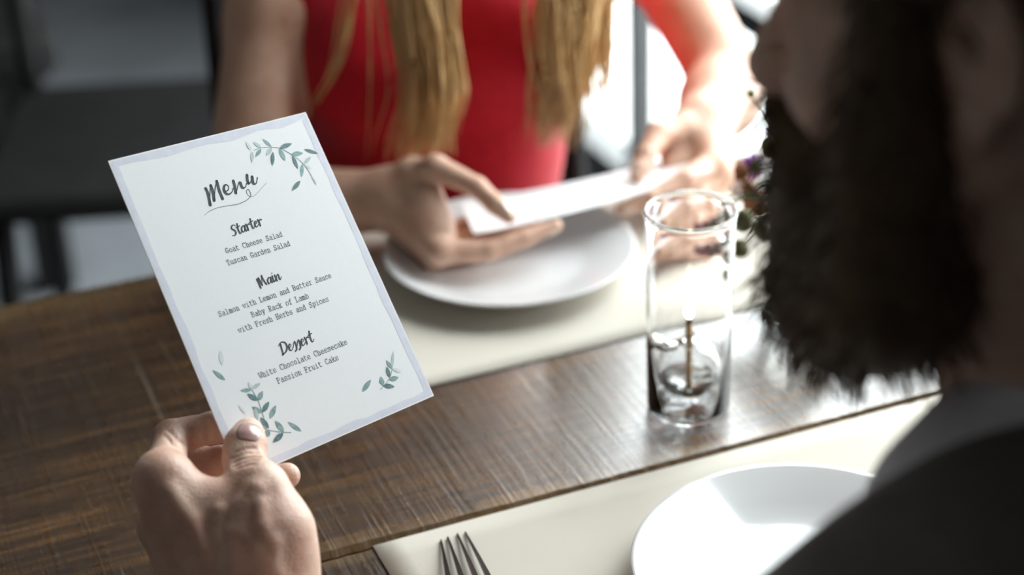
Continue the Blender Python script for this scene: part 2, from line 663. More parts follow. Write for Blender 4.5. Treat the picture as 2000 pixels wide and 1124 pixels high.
M['skin_w'] = skin_mat('skin_woman', (0.72, 0.47, 0.35), (0.60, 0.34, 0.24))
M['nail_m'] = simple('nail_man', (0.46, 0.27, 0.25), 0.25, 0.06, 120, coat=0.3, sss=0.1)
M['nail_w'] = simple('nail_woman', (0.78, 0.56, 0.45), 0.2, 0.05, 120, coat=0.5, sss=0.1)
M['dress'] = simple('red_dress_fabric', (0.54, 0.007, 0.022), 0.7, 0.1, 90, spec=0.25, bmp=0.1, bscale=900, sheen=0.1)
M['collar'] = simple('pale_lavender_shirt', (0.84, 0.83, 0.90), 0.85, 0.03, 60, spec=0.2, bmp=0.1, bscale=700)
M['shirt'] = simple('grey_jumper_fabric', (0.15, 0.138, 0.13), 0.85, 0.06, 60, spec=0.2, bmp=0.15, bscale=700)
M['trousers'] = simple('dark_trouser_fabric', (0.03, 0.03, 0.035), 0.85, 0.1, 60, spec=0.2)
M['hair_w'] = simple('blonde_hair', (0.60, 0.38, 0.16), 0.4, 0.2, 25, spec=0.5)
M['hair_m'] = simple('dark_brown_hair', (0.105, 0.066, 0.037), 0.6, 0.3, 60, spec=0.25)
M['glass'] = glass_mat('clear_glass')
M['oil'] = glass_mat('lamp_oil', (1.0, 0.99, 0.97), 1.36)
M['wick'] = simple('amber_wick', (0.85, 0.45, 0.13), 0.5, 0.4, 500)
M['char'] = simple('burnt_wick', (0.06, 0.03, 0.02), 0.9, 0.3, 300)
M['flame'] = emit_mat('flame', (1.0, 0.84, 0.58), 14.0)
M['steel'] = simple('fork_steel', (0.12, 0.12, 0.13), 0.25, 0.05, 40, metal=1.0)
M['black'] = simple('black_painted_metal', (0.012, 0.012, 0.013), 0.45, 0.2, 30)
M['chair'] = simple('black_chair_wood', (0.007, 0.0065, 0.0065), 0.7, 0.25, 25, spec=.12)
M['floor'] = simple('grey_concrete_floor', (0.14, 0.148, 0.16), 0.3, 0.25, 3, bmp=0.05, bscale=40)
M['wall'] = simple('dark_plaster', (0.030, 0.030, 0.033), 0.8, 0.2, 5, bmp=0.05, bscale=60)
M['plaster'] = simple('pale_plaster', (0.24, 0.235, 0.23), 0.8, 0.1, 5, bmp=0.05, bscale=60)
M['ceil'] = simple('dark_ceiling', (0.22, 0.21, 0.20), 0.85, 0.1, 4)
M['pave'] = simple('pale_pavement', (0.75, 0.75, 0.74), 0.8, 0.06, 4, bmp=0.1, bscale=30)
M['pane'] = pane_mat('window_pane')

# ------------------------------------------------------------------ the setting
def struct(name, mb, mat, parent=None, smooth=False):
    o = mb.build(name, mat, parent, smooth)
    o['kind'] = 'structure'
    return o


BX0, BX1, BY0, BY1, HZ = -2.6, WX, -1.8, 4.6, 2.8
b = MB(); b.box((BX0 - .15, BY0 - .15, -0.1), (BX1 + .12, BY1 + .15, 0.0)); struct('floor', b, M['floor'])
b = MB(); b.box((BX0 - .15, BY0 - .15, HZ), (BX1 + .15, BY1 + .15, HZ + 0.1)); struct('ceiling', b, M['ceil'])
b = MB(); b.box((BX0 - .15, BY0 - .15, 0), (BX0, BY1 + .15, HZ)); struct('wall_left', b, M['plaster'])
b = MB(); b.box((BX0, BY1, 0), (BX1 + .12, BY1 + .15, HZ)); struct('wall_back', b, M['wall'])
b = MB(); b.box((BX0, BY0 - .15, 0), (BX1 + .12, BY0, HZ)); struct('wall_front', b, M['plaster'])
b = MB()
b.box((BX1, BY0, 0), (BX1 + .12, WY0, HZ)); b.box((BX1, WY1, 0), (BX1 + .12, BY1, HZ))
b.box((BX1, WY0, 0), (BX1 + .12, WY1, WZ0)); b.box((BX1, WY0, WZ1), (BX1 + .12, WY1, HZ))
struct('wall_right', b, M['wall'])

# glazing: black metal frame with upright bars and one low rail
win = bpy.data.objects.new('window_1', None); COL.objects.link(win); win['kind'] = 'structure'
mull = on_x(1209, 200, WX)[1]
railz = on_x(1425, 36, WX)[2]
ups = [WY0, mull - 0.81, mull, WY1]
f = MB()
f.box((WX + .02, WY0, WZ0), (WX + .08, WY1, WZ0 + .04)); f.box((WX + .02, WY0, WZ1 - .04), (WX + .08, WY1, WZ1))
for y in ups:
    y0 = min(max(y - .014, WY0), WY1 - .028)
    f.box((WX + .02, y0, WZ0), (WX + .06, y0 + .028, WZ1))
f.box((WX + .015, WY0, railz - .022), (WX + .065, mull - 0.1, railz + .022))
struct('window_frame', f, M['black'], win)
p_ = MB(); p_.box((WX + .044, WY0, WZ0), (WX + .048, WY1, WZ1))
struct('window_pane', p_, M['pane'], win)
b = MB(); b.box((WX + .12, -12, -0.14), (WX + 14, 16, -0.04)); struct('pavement', b, M['pave'])


def chair(name, loc, rz, label, cat='chair', group=None):
    root = empty(name, (0, 0, 0), label, cat, group)
    b = MB(); b.box((-.215, -.21, .43), (.215, .21, .465), .012); b.build('seat', M['chair'], root, False)
    for s in (-1, 1):
        b = MB(); b.tube(spline([(s * .19, -.19, .46), (s * .195, -.215, .68), (s * .19, -.26, .90)], 9), .014, 10)
        b.build('back_post', M['chair'], root)
    b = MB()
    n = 15
    v, f = [], []
    for i in range(n):
        x = -.2 + .4 * i / (n - 1)
        yb = -.265 - .03 * (1 - (x / .2) ** 2)
        for (dy, z) in ((.009, .62), (.009, .90), (-.009, .90), (-.009, .62)):
            v.append((x, yb + dy + .14 * (.9 - z), z))
    for i in range(n - 1):
        for k in range(4):
            f.append((i * 4 + k, i * 4 + (k + 1) % 4, i * 4 + 4 + (k + 1) % 4, i * 4 + 4 + k))
    f += [(0, 3, 2, 1), ((n - 1) * 4, (n - 1) * 4 + 1, (n - 1) * 4 + 2, (n - 1) * 4 + 3)]
    b.add(v, f); b.build('backrest', M['chair'], root, False)
    for sx in (-1, 1):
        for sy in (-1, 1):
            b = MB(); b.tube([(sx * .18, sy * .175, .44), (sx * .2, sy * .2, 0.0)], (.017, .012), 10)
            b.build('leg', M['chair'], root)
    root.matrix_world = Matrix.Translation(Vector([float(c) for c in loc])) @ Matrix.Rotation(rz, 4, 'Z')
    return root


# ------------------------------------------------------------------ table
TX0, TX1, TY0, TY1, TS, TZ = -0.95, 1.10, 0.60, 1.392, 0.938, 0.75
table = empty('dining_table', ((TX0 + TX1) / 2, (TY0 + TY1) / 2, 0), 'long dark worn wooden table with rough planks between the two diners', 'table')


def plank(y0, y1, j0, j1, far_bevel=False):
    nx = 411
    xs = np.linspace(TX0, TX1, nx)
    def jag(a, seed):
        r = np.random.default_rng(seed)
        base = np.interp(xs, np.linspace(TX0, TX1, 60), r.normal(0, 1, 60)) + 0.8 * r.normal(0, 1, nx)
        return base * a
    e0, e1 = jag(j0, 3), jag(j1, 4)
    prof = []
    bz = 0.0025
    v = []
    ys = lambda i: [(y0 + e0[i], TZ - .045), (y0 + e0[i], TZ - bz * 1.4), (y0 + e0[i] * .6 + .004, TZ), *[(y0 + .004 + (y1 - y0 - .008 - (0.02 if far_bevel else 0)) * t, TZ) for t in (0.25, .5, .75)],
                    *([(y1 - .022, TZ - 0.0003), (y1 - .010, TZ - .003), (y1 - .003 + e1[i], TZ - .010)] if far_bevel else [(y1 + e1[i] * .6 - .004, TZ), (y1 + e1[i], TZ - bz * 1.4)]), (y1 + e1[i], TZ - .045)]
    for i in range(nx):
        v += [(xs[i], y, z) for y, z in ys(i)]
    k = len(ys(0))
    f = []
    for i in range(nx - 1):
        for q in range(k):
            w = (q + 1) % k
            f.append((i * k + q, i * k + w, i * k + k + w, i * k + k + q)[::-1])
    f.append(tuple(range(k))[::-1]); f.append(tuple(range((nx - 1) * k, nx * k)))
    return mesh_obj('plank', v, f, M['wood'], table, False)


plank(TY0, TS - .0013, .0003, .0004)
plank(TS + .0013, TY1, .0004, .002, True)
b = MB()
for x in (TX0 + .08, TX1 - .08):
    b.box((x - .03, TY0 + .06, .60), (x + .03, TY1 - .06, .704))
for y in (TY0 + .07, TY1 - .07):
    b.box((TX0 + .08, y - .015, .62), (TX1 - .08, y + .015, .704))
b.build('apron', M['table_leg'], table, False)
for x in (TX0 + .08, TX1 - .08):
    for y in (TY0 + .09, TY1 - .09):
        b = MB(); b.box((x - .035, y - .035, 0), (x + .035, y + .035, .60), .004); b.build('leg', M['table_leg'], table, False)


# ------------------------------------------------------------------ placemats
def placemat(x0, x1, y0, y1, label):
    nx, ny = 24, 16
    v, f = [], []
    for i in range(nx + 1):
        for j in range(ny + 1):
            x, y = x0 + (x1 - x0) * i / nx, y0 + (y1 - y0) * j / ny
            v.append((x, y, TZ + .0012 + .0002 * math.sin(9 * x + 5 * y)))
    n = len(v)
    v += [(x, y, z - .0004) for x, y, z in v]
    idx = lambda i, j: i * (ny + 1) + j
    for i in range(nx):
        for j in range(ny):
            q = (idx(i, j), idx(i + 1, j), idx(i + 1, j + 1), idx(i, j + 1))
            f.append(q); f.append(tuple(a + n for a in q[::-1]))
    rim = [idx(i, 0) for i in range(nx)] + [idx(nx, j) for j in range(ny)] + [idx(i, ny) for i in range(nx, 0, -1)] + [idx(0, j) for j in range(ny, 0, -1)]
    for a, c in zip(rim, rim[1:] + rim[:1]):
        f.append((a, a + n, c + n, c))
    o = mesh_obj('placemat', v, f, M['paper_mat'])
    tag(o, label, 'placemat', 'paper placemats')
    return o


c0 = on_z(728, 1070)
placemat(c0[0], c0[0] + .45, c0[1] - .31, c0[1], 'cream paper placemat under the fork and the nearer plate')
c1 = on_z(845, 755)
placemat(c0[0] + .005, c0[0] + .455, c1[1], c1[1] + .275, 'cream paper placemat on the far side under the plate below the red dressed woman')


# ------------------------------------------------------------------ plates
def plate(px, py, R, label):
    c = on_z(px, py, TZ + .02)
    prof = [(0, .0045), (.40, .0045), (.55, .005), (.62, .0065), (.72, .0105), (.85, .0155), (.97, .0195), (.995, .0203), (1.0, .0195), (.992, .0182),
            (.95, .0155), (.80, .0100), (.68, .0052), (.62, .0022), (.60, .0), (.565, .0), (.55, .002), (0, .002)]
    b = MB(); b.lathe([(r * R, z) for r, z in prof], 96, (c[0], c[1], TZ + .0016))
    o = b.build('dinner_plate', M['porcelain'])
    tag(o, label, 'plate', 'white plates')
    return o


plate(995, 483, .1035, 'empty white round plate below the woman in red, on the far placemat')
plate(1570, 1096, .105, 'empty white round plate near the bearded man, on the placemat with the fork')

# ------------------------------------------------------------------ fork
fork = None
def make_fork():
    tips = [on_z(px, py, TZ + .006) for px, py in ((860.5, 1046), (873.5, 1040.5), (892.5, 1034), (908, 1031))]
    base = [on_z(px, py, TZ + .010) for px, py in ((876, 1128), (903, 1128), (931, 1128), (957, 1128))]
    d = nrm(np.mean(base, axis=0)[:2] - np.mean(tips, axis=0)[:2])
    d = np.array([d[0], d[1], 0]); w = np.array([-d[1], d[0], 0])
    c = np.mean(tips, axis=0); c = np.array([c[0], c[1], 0])
    root = empty('fork', (c[0], c[1], TZ + .0016), 'dark steel fork with four tines at the left end of the near placemat', 'fork')
    # tines: flat tapering bars
    for t, q in zip(tips, base):
        t = np.array(t); q = np.array(q)
        e = t + (q - t) * 1.55
        v, f = [], []
        n = 12
        for i in range(n):
            s = i / (n - 1)
            p = t + (e - t) * s
            z = TZ + .0018 + .0065 * (1 - (1 - s) ** 2) * 1.0
            hw = .0006 + .0016 * min(1, s * 1.3); th = .0009 + .0011 * s
            wq = w
            for a, bz in ((-hw, 0), (hw, 0), (hw * .8, th), (-hw * .8, th)):
                pp = p + wq * a; v.append((pp[0], pp[1], z + bz))
        for i in range(n - 1):
            for k in range(4):
                f.append((i * 4 + k, i * 4 + (k + 1) % 4, i * 4 + 4 + (k + 1) % 4, i * 4 + 4 + k))
        f += [(0, 1, 2, 3), (4 * n - 1, 4 * n - 2, 4 * n - 3, 4 * n - 4)]
        mesh_obj('tine', v, f, M['steel'], root, False)
    # neck and handle
    ends = [t + (q - t) * 1.5 for t, q in zip(tips, base)]
    e = np.mean(ends, axis=0); W0 = np.linalg.norm(np.array(ends[0]) - np.array(ends[-1]))
    v, f = [], []
    S = [(0, W0 / 2 + .002, .0083), (.008, W0 / 2 + .0025, .0085), (.018, W0 / 2 - .001, .0082), (.028, .006, .0075), (.04, .0035, .0085), (.07, .0032, .009), (.10, .005, .006), (.125, .0085, .0025), (.138, .0075, .001), (.143, .004, .0006)]
    for s, hw, z in S:
        for a, bz in ((-hw, 0), (hw, 0), (hw * .8, .0022), (-hw * .8, .0022)):
            p = e + d * s + w * a
            v.append((p[0], p[1], TZ + .0014 + z + bz))
    n = len(S)
    for i in range(n - 1):
        for k in range(4):
            f.append((i * 4 + k, i * 4 + (k + 1) % 4, i * 4 + 4 + (k + 1) % 4, i * 4 + 4 + k))
    f += [(0, 1, 2, 3), (4 * n - 1, 4 * n - 2, 4 * n - 3, 4 * n - 4)]
    mesh_obj('handle', v, f, M['steel'], root, False)
make_fork()

# ------------------------------------------------------------------ the menu card in the man's hand
CN_T, CN_P, CD = math.radians(40), math.radians(29), 1.09
CNORM = -FWD * math.cos(CN_T) + (RIGHT * math.cos(CN_P) + UPC * math.sin(CN_P)) * math.sin(CN_T)
CPIX = [(211, 314.5), (597, 219), (847.7, 773.6), (470.3, 938.6)]      # TL TR BR BL
_mid = np.mean([ray(*p) for p in CPIX], axis=0) * CD


def on_card(px, py, lift=0.0):
    r = ray(px, py)
    return CAM + r * ((_mid @ CNORM) / (r @ CNORM)) + CNORM * lift


def card_depth(px, py):
    r = ray(px, py)
    return (_mid @ CNORM) / (r @ CNORM)


TL, TR, BR, BL = [on_card(*p) for p in CPIX]
CUP = nrm((TL + TR) - (BL + BR)); CRT = nrm((TR + BR) - (TL + BL)); CUP = nrm(CUP - CRT * (CUP @ CRT))


def sheet(name, corners, normal, th, mat, parent=None, inset=0.0, bow=0.0, nu=10, nv=14):
    a, b_, c, d = [np.array(p, float) for p in corners]
    v, f = [], []
    for i in range(nu + 1):
        for j in range(nv + 1):
            s, t = i / nu, j / nv
            p = (a * (1 - s) + b_ * s) * (1 - t) + (d * (1 - s) + c * s) * t
            v.append(p + normal * bow * (1 - (2 * s - 1) ** 2) )
    n = len(v)
    v += [p - normal * th for p in v]
    idx = lambda i, j: i * (nv + 1) + j
    for i in range(nu):
        for j in range(nv):
            q = (idx(i, j), idx(i, j + 1), idx(i + 1, j + 1), idx(i + 1, j))
            f.append(q); f.append(tuple(k + n for k in q[::-1]))
    rim = [idx(i, 0) for i in range(nu)] + [idx(nu, j) for j in range(nv)] + [idx(i, nv) for i in range(nu, 0, -1)] + [idx(0, j) for j in range(nv, 0, -1)]
    for x, y in zip(rim, rim[1:] + rim[:1]):
        f.append((x, x + n, y + n, y)[::-1])
    return mesh_obj(name, v, f, mat, parent, False)


card = empty('menu_card', BL, 'white printed menu card with green leaf sprigs held up in the hand at lower left', 'menu card')
sheet('card_sheet', (TL, TR, BR, BL), CNORM, .0006, M['card'], card)


class Print:
    """ink lying flat on the card, drawn as thin ribbons"""
    def __init__(s, lift=.00012): s.v, s.f, s.lift = [], [], lift

    def poly(s, pts):
        b0 = len(s.v); s.v += [p + CNORM * s.lift for p in pts]; s.f.append(tuple(range(b0, b0 + len(pts))))

    def ribbon(s, pts, wid):
        pts = np.array(pts, float); wid = np.broadcast_to(np.array(wid, float), (len(pts),))
        t = np.gradient(pts, axis=0); t /= np.maximum(np.linalg.norm(t, axis=1, keepdims=True), 1e-12)
        nn = np.cross(CNORM, t)
        b0 = len(s.v)
        for p, q, w in zip(pts, nn, wid):
            s.v += [p + q * w / 2 + CNORM * s.lift, p - q * w / 2 + CNORM * s.lift]
        for i in range(len(pts) - 1):
            k = b0 + 2 * i
            s.f.append((k, k + 1, k + 3, k + 2))
        for e in (0, -1):
            a = np.linspace(0, 2 * math.pi, 9)[:-1]
            s.poly([pts[e] + (CRT * math.cos(x) + CUP * math.sin(x)) * wid[e] / 2 for x in a])

    def build(s, name, mat): return mesh_obj(name, s.v, s.f, mat, card, False)


# pale printed border round the sheet
E_ = Print(.00006)
def cuv(u, v): return (TL * (1 - u) + TR * u) * (1 - v) + (BL * (1 - u) + BR * u) * v
rb = np.random.default_rng(5)
N_ = 60
def rag(): return np.interp(np.linspace(0, 1, N_), np.linspace(0, 1, 16), rb.normal(0, .0035, 16))
bw, bh, ed_ = .036, .026, .006
for (fo, fi) in ((lambda s, r: cuv(ed_ + s * (1 - 2 * ed_), ed_ * .7), lambda s, r: cuv(bw + s * (1 - 2 * bw), bh + r)),
                 (lambda s, r: cuv(ed_ + s * (1 - 2 * ed_), 1 - ed_ * .7), lambda s, r: cuv(bw + s * (1 - 2 * bw), 1 - bh - r)),
                 (lambda s, r: cuv(ed_, ed_ * .7 + s * (1 - 1.4 * ed_)), lambda s, r: cuv(bw + r, bh + s * (1 - 2 * bh))),
                 (lambda s, r: cuv(1 - ed_, ed_ * .7 + s * (1 - 1.4 * ed_)), lambda s, r: cuv(1 - bw - r, bh + s * (1 - 2 * bh)))):
    rr = rag()
    for k in range(N_ - 1):
        s0, s1 = k / (N_ - 1), (k + 1) / (N_ - 1)
        E_.poly([fo(s0, 0), fo(s1, 0), fi(s1, rr[k + 1]), fi(s0, rr[k])])
E_.build('printed_border', M['card_rim'])

MPP = CD / FPX          # metres per pixel near the card


def brush(P, pts, org, sc, thick, thin, n=26):
    q = spline([on_card(org[0] + x / sc, org[1] + y / sc) for x, y in pts], n)
    t = np.gradient(q, axis=0); t /= np.linalg.norm(t, axis=1, keepdims=True)
    dn = np.clip((-(t @ CUP) + .25) / 1.1, 0, 1)
    w = thin + (thick - thin) * dn
    w = np.convolve(np.r_[w[0], w[0], w, w[-1], w[-1]], np.ones(5) / 5, 'valid')
    P.ribbon(q, w * MPP / sc)


P = Print()
O, S_ = (390, 320), 10.22
for st in ([(120, 495), (165, 600), (212, 828)], [(205, 800), (205, 600), (222, 435)], [(222, 435), (262, 560), (290, 735)], [(295, 740), (305, 520), (340, 350)],
           [(340, 350), (400, 560), (458, 700)], [(505, 555), (560, 535), (580, 470), (540, 420), (495, 440), (482, 510), (515, 585), (580, 612), (640, 570), (672, 490)],
           [(672, 345), (700, 450), (722, 585)], [(735, 560), (775, 400), (808, 375), (835, 450), (870, 485), (912, 465), (935, 395)],
           [(945, 228), (950, 320), (972, 395)], [(975, 395), (1015, 375), (1048, 262)], [(1048, 262), (1062, 370), (1092, 405), (1132, 385), (1153, 275)]):
    brush(P, st, O, S_, 62, 20)
P.build('menu_heading', M['ink'])
P = Print()
q = spline([on_card(O[0] + x / S_, O[1] + y / S_) for x, y in [(90, 1035), (180, 960), (330, 890), (500, 850), (640, 830), (760, 808), (900, 750), (985, 690), (1022, 620), (985, 530), (948, 518), (935, 570), (975, 635), (1050, 660), (1120, 615), (1200, 530), (1330, 385)]], 90)
P.ribbon(q, np.interp(np.linspace(0, 1, 90), [0, .2, .5, .7, 1], [.7, 1.1, 1.5, 1.1, .6]) * MPP)
P.build('flourish', M['ink_line'])

SCRIPT = {
    'S': (1.0, [[(1.0, 1.45), (.75, 1.7), (.35, 1.55), (.3, 1.15), (.65, .8), (.7, .3), (.35, 0), (0, .12)]]),
    't': (.70, [[(.38, 1.65), (.25, .7), (.3, .1), (.5, 0), (.72, .3)], [(.0, 1.1), (.7, 1.2)]]),
    'a': (.95, [[(.75, .9), (.5, 1), (.15, .7), (.1, .2), (.3, 0), (.58, .3), (.75, .9)], [(.75, .9), (.7, .2), (.82, 0), (1.0, .25)]]),
    'r': (.72, [[(.1, 1.05), (.2, .5), (.2, 0)], [(.2, .45), (.42, .95), (.7, .85)]]),
    'e': (.74, [[(.1, .5), (.45, .6), (.55, .85), (.38, 1), (.14, .7), (.14, .2), (.38, 0), (.75, .35)]]),
    'M': (1.55, [[(.0, 1.4), (.15, -.2)], [(.15, -.2), (.28, 1.5)], [(.28, 1.5), (.55, .15)], [(.55, .15), (.9, 1.7)], [(.9, 1.7), (1.1, .6), (1.3, .05)]]),
    'i': (.5, [[(.15, 1), (.15, .2), (.3, 0), (.5, .3)], [(.22, 1.4), (.28, 1.55)]]),
    'n': (1.05, [[(.1, 1), (.2, 0)], [(.2, 0), (.3, .6), (.6, 1), (.72, .8), (.7, .2), (.88, 0), (1.1, .4)]]),
    'D': (1.25, [[(.3, 1.5), (.2, -.1)], [(-.05, 1.35), (.4, 1.72), (1.0, 1.5), (1.15, .85), (.8, .2), (.05, -.1)]]),
    's': (.66, [[(.0, .3), (.45, 1.1), (.55, .5), (.45, -.1), (.15, -.35)]]),
}


def script_word(word, p0, p1, name, thick=3.5, thin=1.6):
    a, e = on_card(*p0), on_card(*p1)
    x = nrm(e - a); y = np.cross(CNORM, x)
    tot = sum(SCRIPT[c][0] for c in word)
    s = np.linalg.norm(e - a) / tot
    P = Print(); cx = 0
    for c in word:
        adv, strokes = SCRIPT[c]
        for st in strokes:
            q = spline([a + x * (cx + px + .12 * py) * s + y * py * s * .88 for px, py in st], 16)
            t = np.gradient(q, axis=0); t /= np.linalg.norm(t, axis=1, keepdims=True)
            dn = np.clip((-(t @ y) + .3) / 1.1, 0, 1)
            P.ribbon(q, (thin + (thick - thin) * dn) * MPP)
        cx += adv
    P.build(name, M['ink'])


script_word('Starter', (454.5, 462), (514, 439), 'starter_heading')
script_word('Main', (507, 561.5), (550, 545.5), 'main_heading')
script_word('Dessert', (550.5, 693), (614, 666.5), 'dessert_heading')

BO = [(1, 3.6), (2, 4.8), (3.2, 5), (4.4, 4), (4.6, 2.5), (4.2, .8), (3, 0), (1.8, .3), (1, 1.3)]
DO = [(4, 3.6), (3.2, 4.8), (2, 5), (.8, 4), (.4, 2.5), (.8, .8), (2, 0), (3.2, .3), (4, 1.3)]
TYPE = {
    'a': [[(1, 4.3), (2, 5), (3.2, 5), (4, 4.2), (4, .6), (4.4, 0), (5, 0)], [(4, 3), (2, 3), (.8, 2.4), (.5, 1.3), (1, .3), (2.2, 0), (3.3, .4), (4, 1.3)]],
    'b': [[(0, 7), (1, 7), (1, 0)], BO],
    'c': [[(4.3, 5), (4.3, 3.6)], [(4.3, 3.8), (3.4, 4.8), (2.3, 5), (1, 4.2), (.5, 2.5), (1, .7), (2.4, 0), (3.6, .3), (4.5, 1.2)]],
    'd': [[(3, 7), (4, 7), (4, 0), (5, 0)], DO],
    'e': [[(.5, 2.6), (4.5, 2.6), (4.3, 4), (3.3, 4.9), (2.3, 5), (1, 4.2), (.5, 2.6), (.9, .8), (2.3, 0), (3.6, .3), (4.5, 1)]],
    'f': [[(4.6, 6.7), (3.6, 7), (2.4, 6.6), (2, 5.6), (2, 0)], [(.6, 4.8), (4, 4.8)], [(.6, 0), (3.6, 0)]],
    'h': [[(0, 7), (1, 7), (1, 0)], [(.2, 0), (1.9, 0)], [(1, 3.6), (2, 4.8), (3.2, 4.9), (4, 4), (4, 0)], [(3.2, 0), (4.9, 0)]],
    'i': [[(1, 4.9), (2.5, 4.9), (2.5, 0)], [(.6, 0), (4.4, 0)], [(2.4, 6.5), (2.6, 6.9)]],
    'k': [[(0, 7), (1, 7), (1, 0)], [(.2, 0), (1.8, 0)], [(4.2, 4.9), (1, 2)], [(2.2, 3), (4.4, 0)], [(3.2, 4.9), (4.8, 4.9)], [(3.6, 0), (5, 0)]],
    'l': [[(1, 7), (2.5, 7), (2.5, 0)], [(.6, 0), (4.4, 0)]],
    'm': [[(-.1, 4.9), (.6, 4.9), (.6, 0)], [(0, 0), (1.2, 0)], [(.6, 4), (1.5, 4.9), (2.3, 4.6), (2.5, 3.8), (2.5, 0)], [(2.2, 0), (3, 0)], [(2.5, 4), (3.3, 4.9), (4.2, 4.6), (4.4, 3.8), (4.4, 0)], [(4.1, 0), (5.1, 0)]],
    'n': [[(.1, 4.9), (1, 4.9), (1, 0)], [(.2, 0), (1.9, 0)], [(1, 3.7), (2, 4.8), (3.2, 4.9), (4, 4), (4, 0)], [(3.2, 0), (4.9, 0)]],
    'o': [[(2.5, 5), (1, 4.3), (.4, 2.5), (1, .7), (2.5, 0), (4, .7), (4.6, 2.5), (4, 4.3), (2.5, 5)]],
    'p': [[(.1, 4.9), (1, 4.9), (1, -2)], [(.1, -2), (2, -2)], BO],
    'r': [[(.4, 4.9), (1.6, 4.9), (1.6, 0)], [(.4, 0), (3.4, 0)], [(1.6, 3.4), (2.8, 4.7), (3.8, 5), (4.5, 4.4)]],
    's': [[(4.1, 5), (4.1, 3.8)], [(4.1, 4.2), (3.3, 4.9), (2.2, 5), (1, 4.5), (.9, 3.5), (2, 2.8), (3.4, 2.4), (4.3, 1.6), (4, .5), (2.6, 0), (1.3, .2), (.6, .9)], [(.6, 1.3), (.6, 0)]],
    't': [[(1.6, 6.6), (1.6, 1), (2.2, .1), (3.4, 0), (4.4, .5)], [(.4, 4.9), (4, 4.9)]],
    'u': [[(.1, 4.9), (1, 4.9), (1, 1.2), (1.8, .1), (3, .1), (4, 1.2)], [(3.1, 4.9), (4, 4.9), (4, 0), (4.9, 0)]],
    'w': [[(0, 4.9), (1.4, 4.9)], [(.5, 4.9), (1.4, 0), (2.5, 4), (3.6, 0), (4.5, 4.9)], [(3.7, 4.9), (5, 4.9)]],
    'y': [[(.7, 4.9), (2.6, .3)], [(4.4, 4.9), (2, -1.6), (1, -2), (.4, -2)], [(0, 4.9), (1.5, 4.9)], [(3.6, 4.9), (5, 4.9)]],
    'B': [[(0, 7), (2.8, 7), (4, 6.3), (4, 4.5), (2.8, 3.8), (1, 3.8)], [(2.8, 3.8), (4.5, 3), (4.5, .8), (3, 0), (0, 0)], [(1, 7), (1, 0)]],
    'C': [[(4.3, 7), (4.3, 5.3)], [(4.3, 5.6), (3.4, 6.8), (2.4, 7), (1, 6), (.4, 3.5), (1, 1), (2.5, 0), (3.7, .3), (4.6, 1.5)]],
    'F': [[(0, 7), (4.6, 7), (4.6, 5.3)], [(1, 7), (1, 0)], [(0, 0), (2.4, 0)], [(1, 3.6), (3, 3.6)], [(3, 4.5), (3, 2.7)]],
    'G': [[(4.3, 7), (4.3, 5.3)], [(4.3, 5.6), (3.4, 6.8), (2.4, 7), (1, 6), (.4, 3.5), (1, 1), (2.5, 0), (4.3, .8), (4.3, 3)], [(2.8, 3), (5, 3)]],
    'H': [[(.9, 7), (.9, 0)], [(4.1, 7), (4.1, 0)], [(.9, 3.6), (4.1, 3.6)], [(0, 7), (1.9, 7)], [(3.1, 7), (5, 7)], [(0, 0), (1.9, 0)], [(3.1, 0), (5, 0)]],
    'L': [[(0, 7), (2.4, 7)], [(1.2, 7), (1.2, 0)], [(0, 0), (4.6, 0), (4.6, 2)]],
    'P': [[(0, 7), (3, 7), (4.4, 6.2), (4.4, 4.2), (3, 3.3), (1, 3.3)], [(1, 7), (1, 0)], [(0, 0), (2.4, 0)]],
    'R': [[(0, 7), (3, 7), (4.3, 6.2), (4.3, 4.4), (3, 3.5), (1, 3.5)], [(1, 7), (1, 0)], [(0, 0), (2.2, 0)], [(2.4, 3.5), (4.2, 0), (5, 0)]],
    'S': [[(4.2, 7), (4.2, 5.4)], [(4.2, 5.8), (3.3, 6.8), (2.3, 7), (1, 6.3), (.8, 5), (2, 4), (3.4, 3.3), (4.4, 2.2), (4, .7), (2.6, 0), (1.4, .2), (.5, 1.2)], [(.5, 1.8), (.5, 0)]],
    'T': [[(.3, 5.3), (.3, 7), (4.7, 7), (4.7, 5.3)], [(2.5, 7), (2.5, 0)], [(1.3, 0), (3.7, 0)]],
    'W': [[(-.2, 7), (1.4, 7)], [(.4, 7), (1.3, 0), (2.5, 4.6), (3.7, 0), (4.6, 7)], [(3.6, 7), (5.2, 7)]],
}


def type_line(text, p0, p1, name, w=1.05):
    a, e = on_card(*p0), on_card(*p1)
    x = nrm(e - a); y = np.cross(CNORM, x)
    s = np.linalg.norm(e - a) / (len(text) * 6 - 1)
    P = Print()
    for i, c in enumerate(text):
        for st in TYPE.get(c, []):
            P.ribbon([a + x * (i * 6 + px) * s + y * py * s * 1.12 for px, py in st], w * MPP)
    P.build(name, M['ink_soft'])


for txt, p0, p1 in (('Goat Cheese Salad', (442.5, 495.5), (552.5, 462)), ('Tuscan Garden Salad', (445, 519), (567.5, 480)),
                    ('Salmon with Lemon and Butter Sauce', (429, 619.5), (648, 542.5)), ('Baby Rack of Lamb', (493.2, 620.5), (604, 582.5)),
                    ('with Fresh Herbs and Spices', (467.5, 651), (643, 588.5)), ('White Chocolate Cheesecake', (508, 740), (679, 672.5)),
                    ('Passion Fruit Cake', (543.5, 750), (662.5, 703))):
    type_line(txt, p0, p1, 'menu_line')


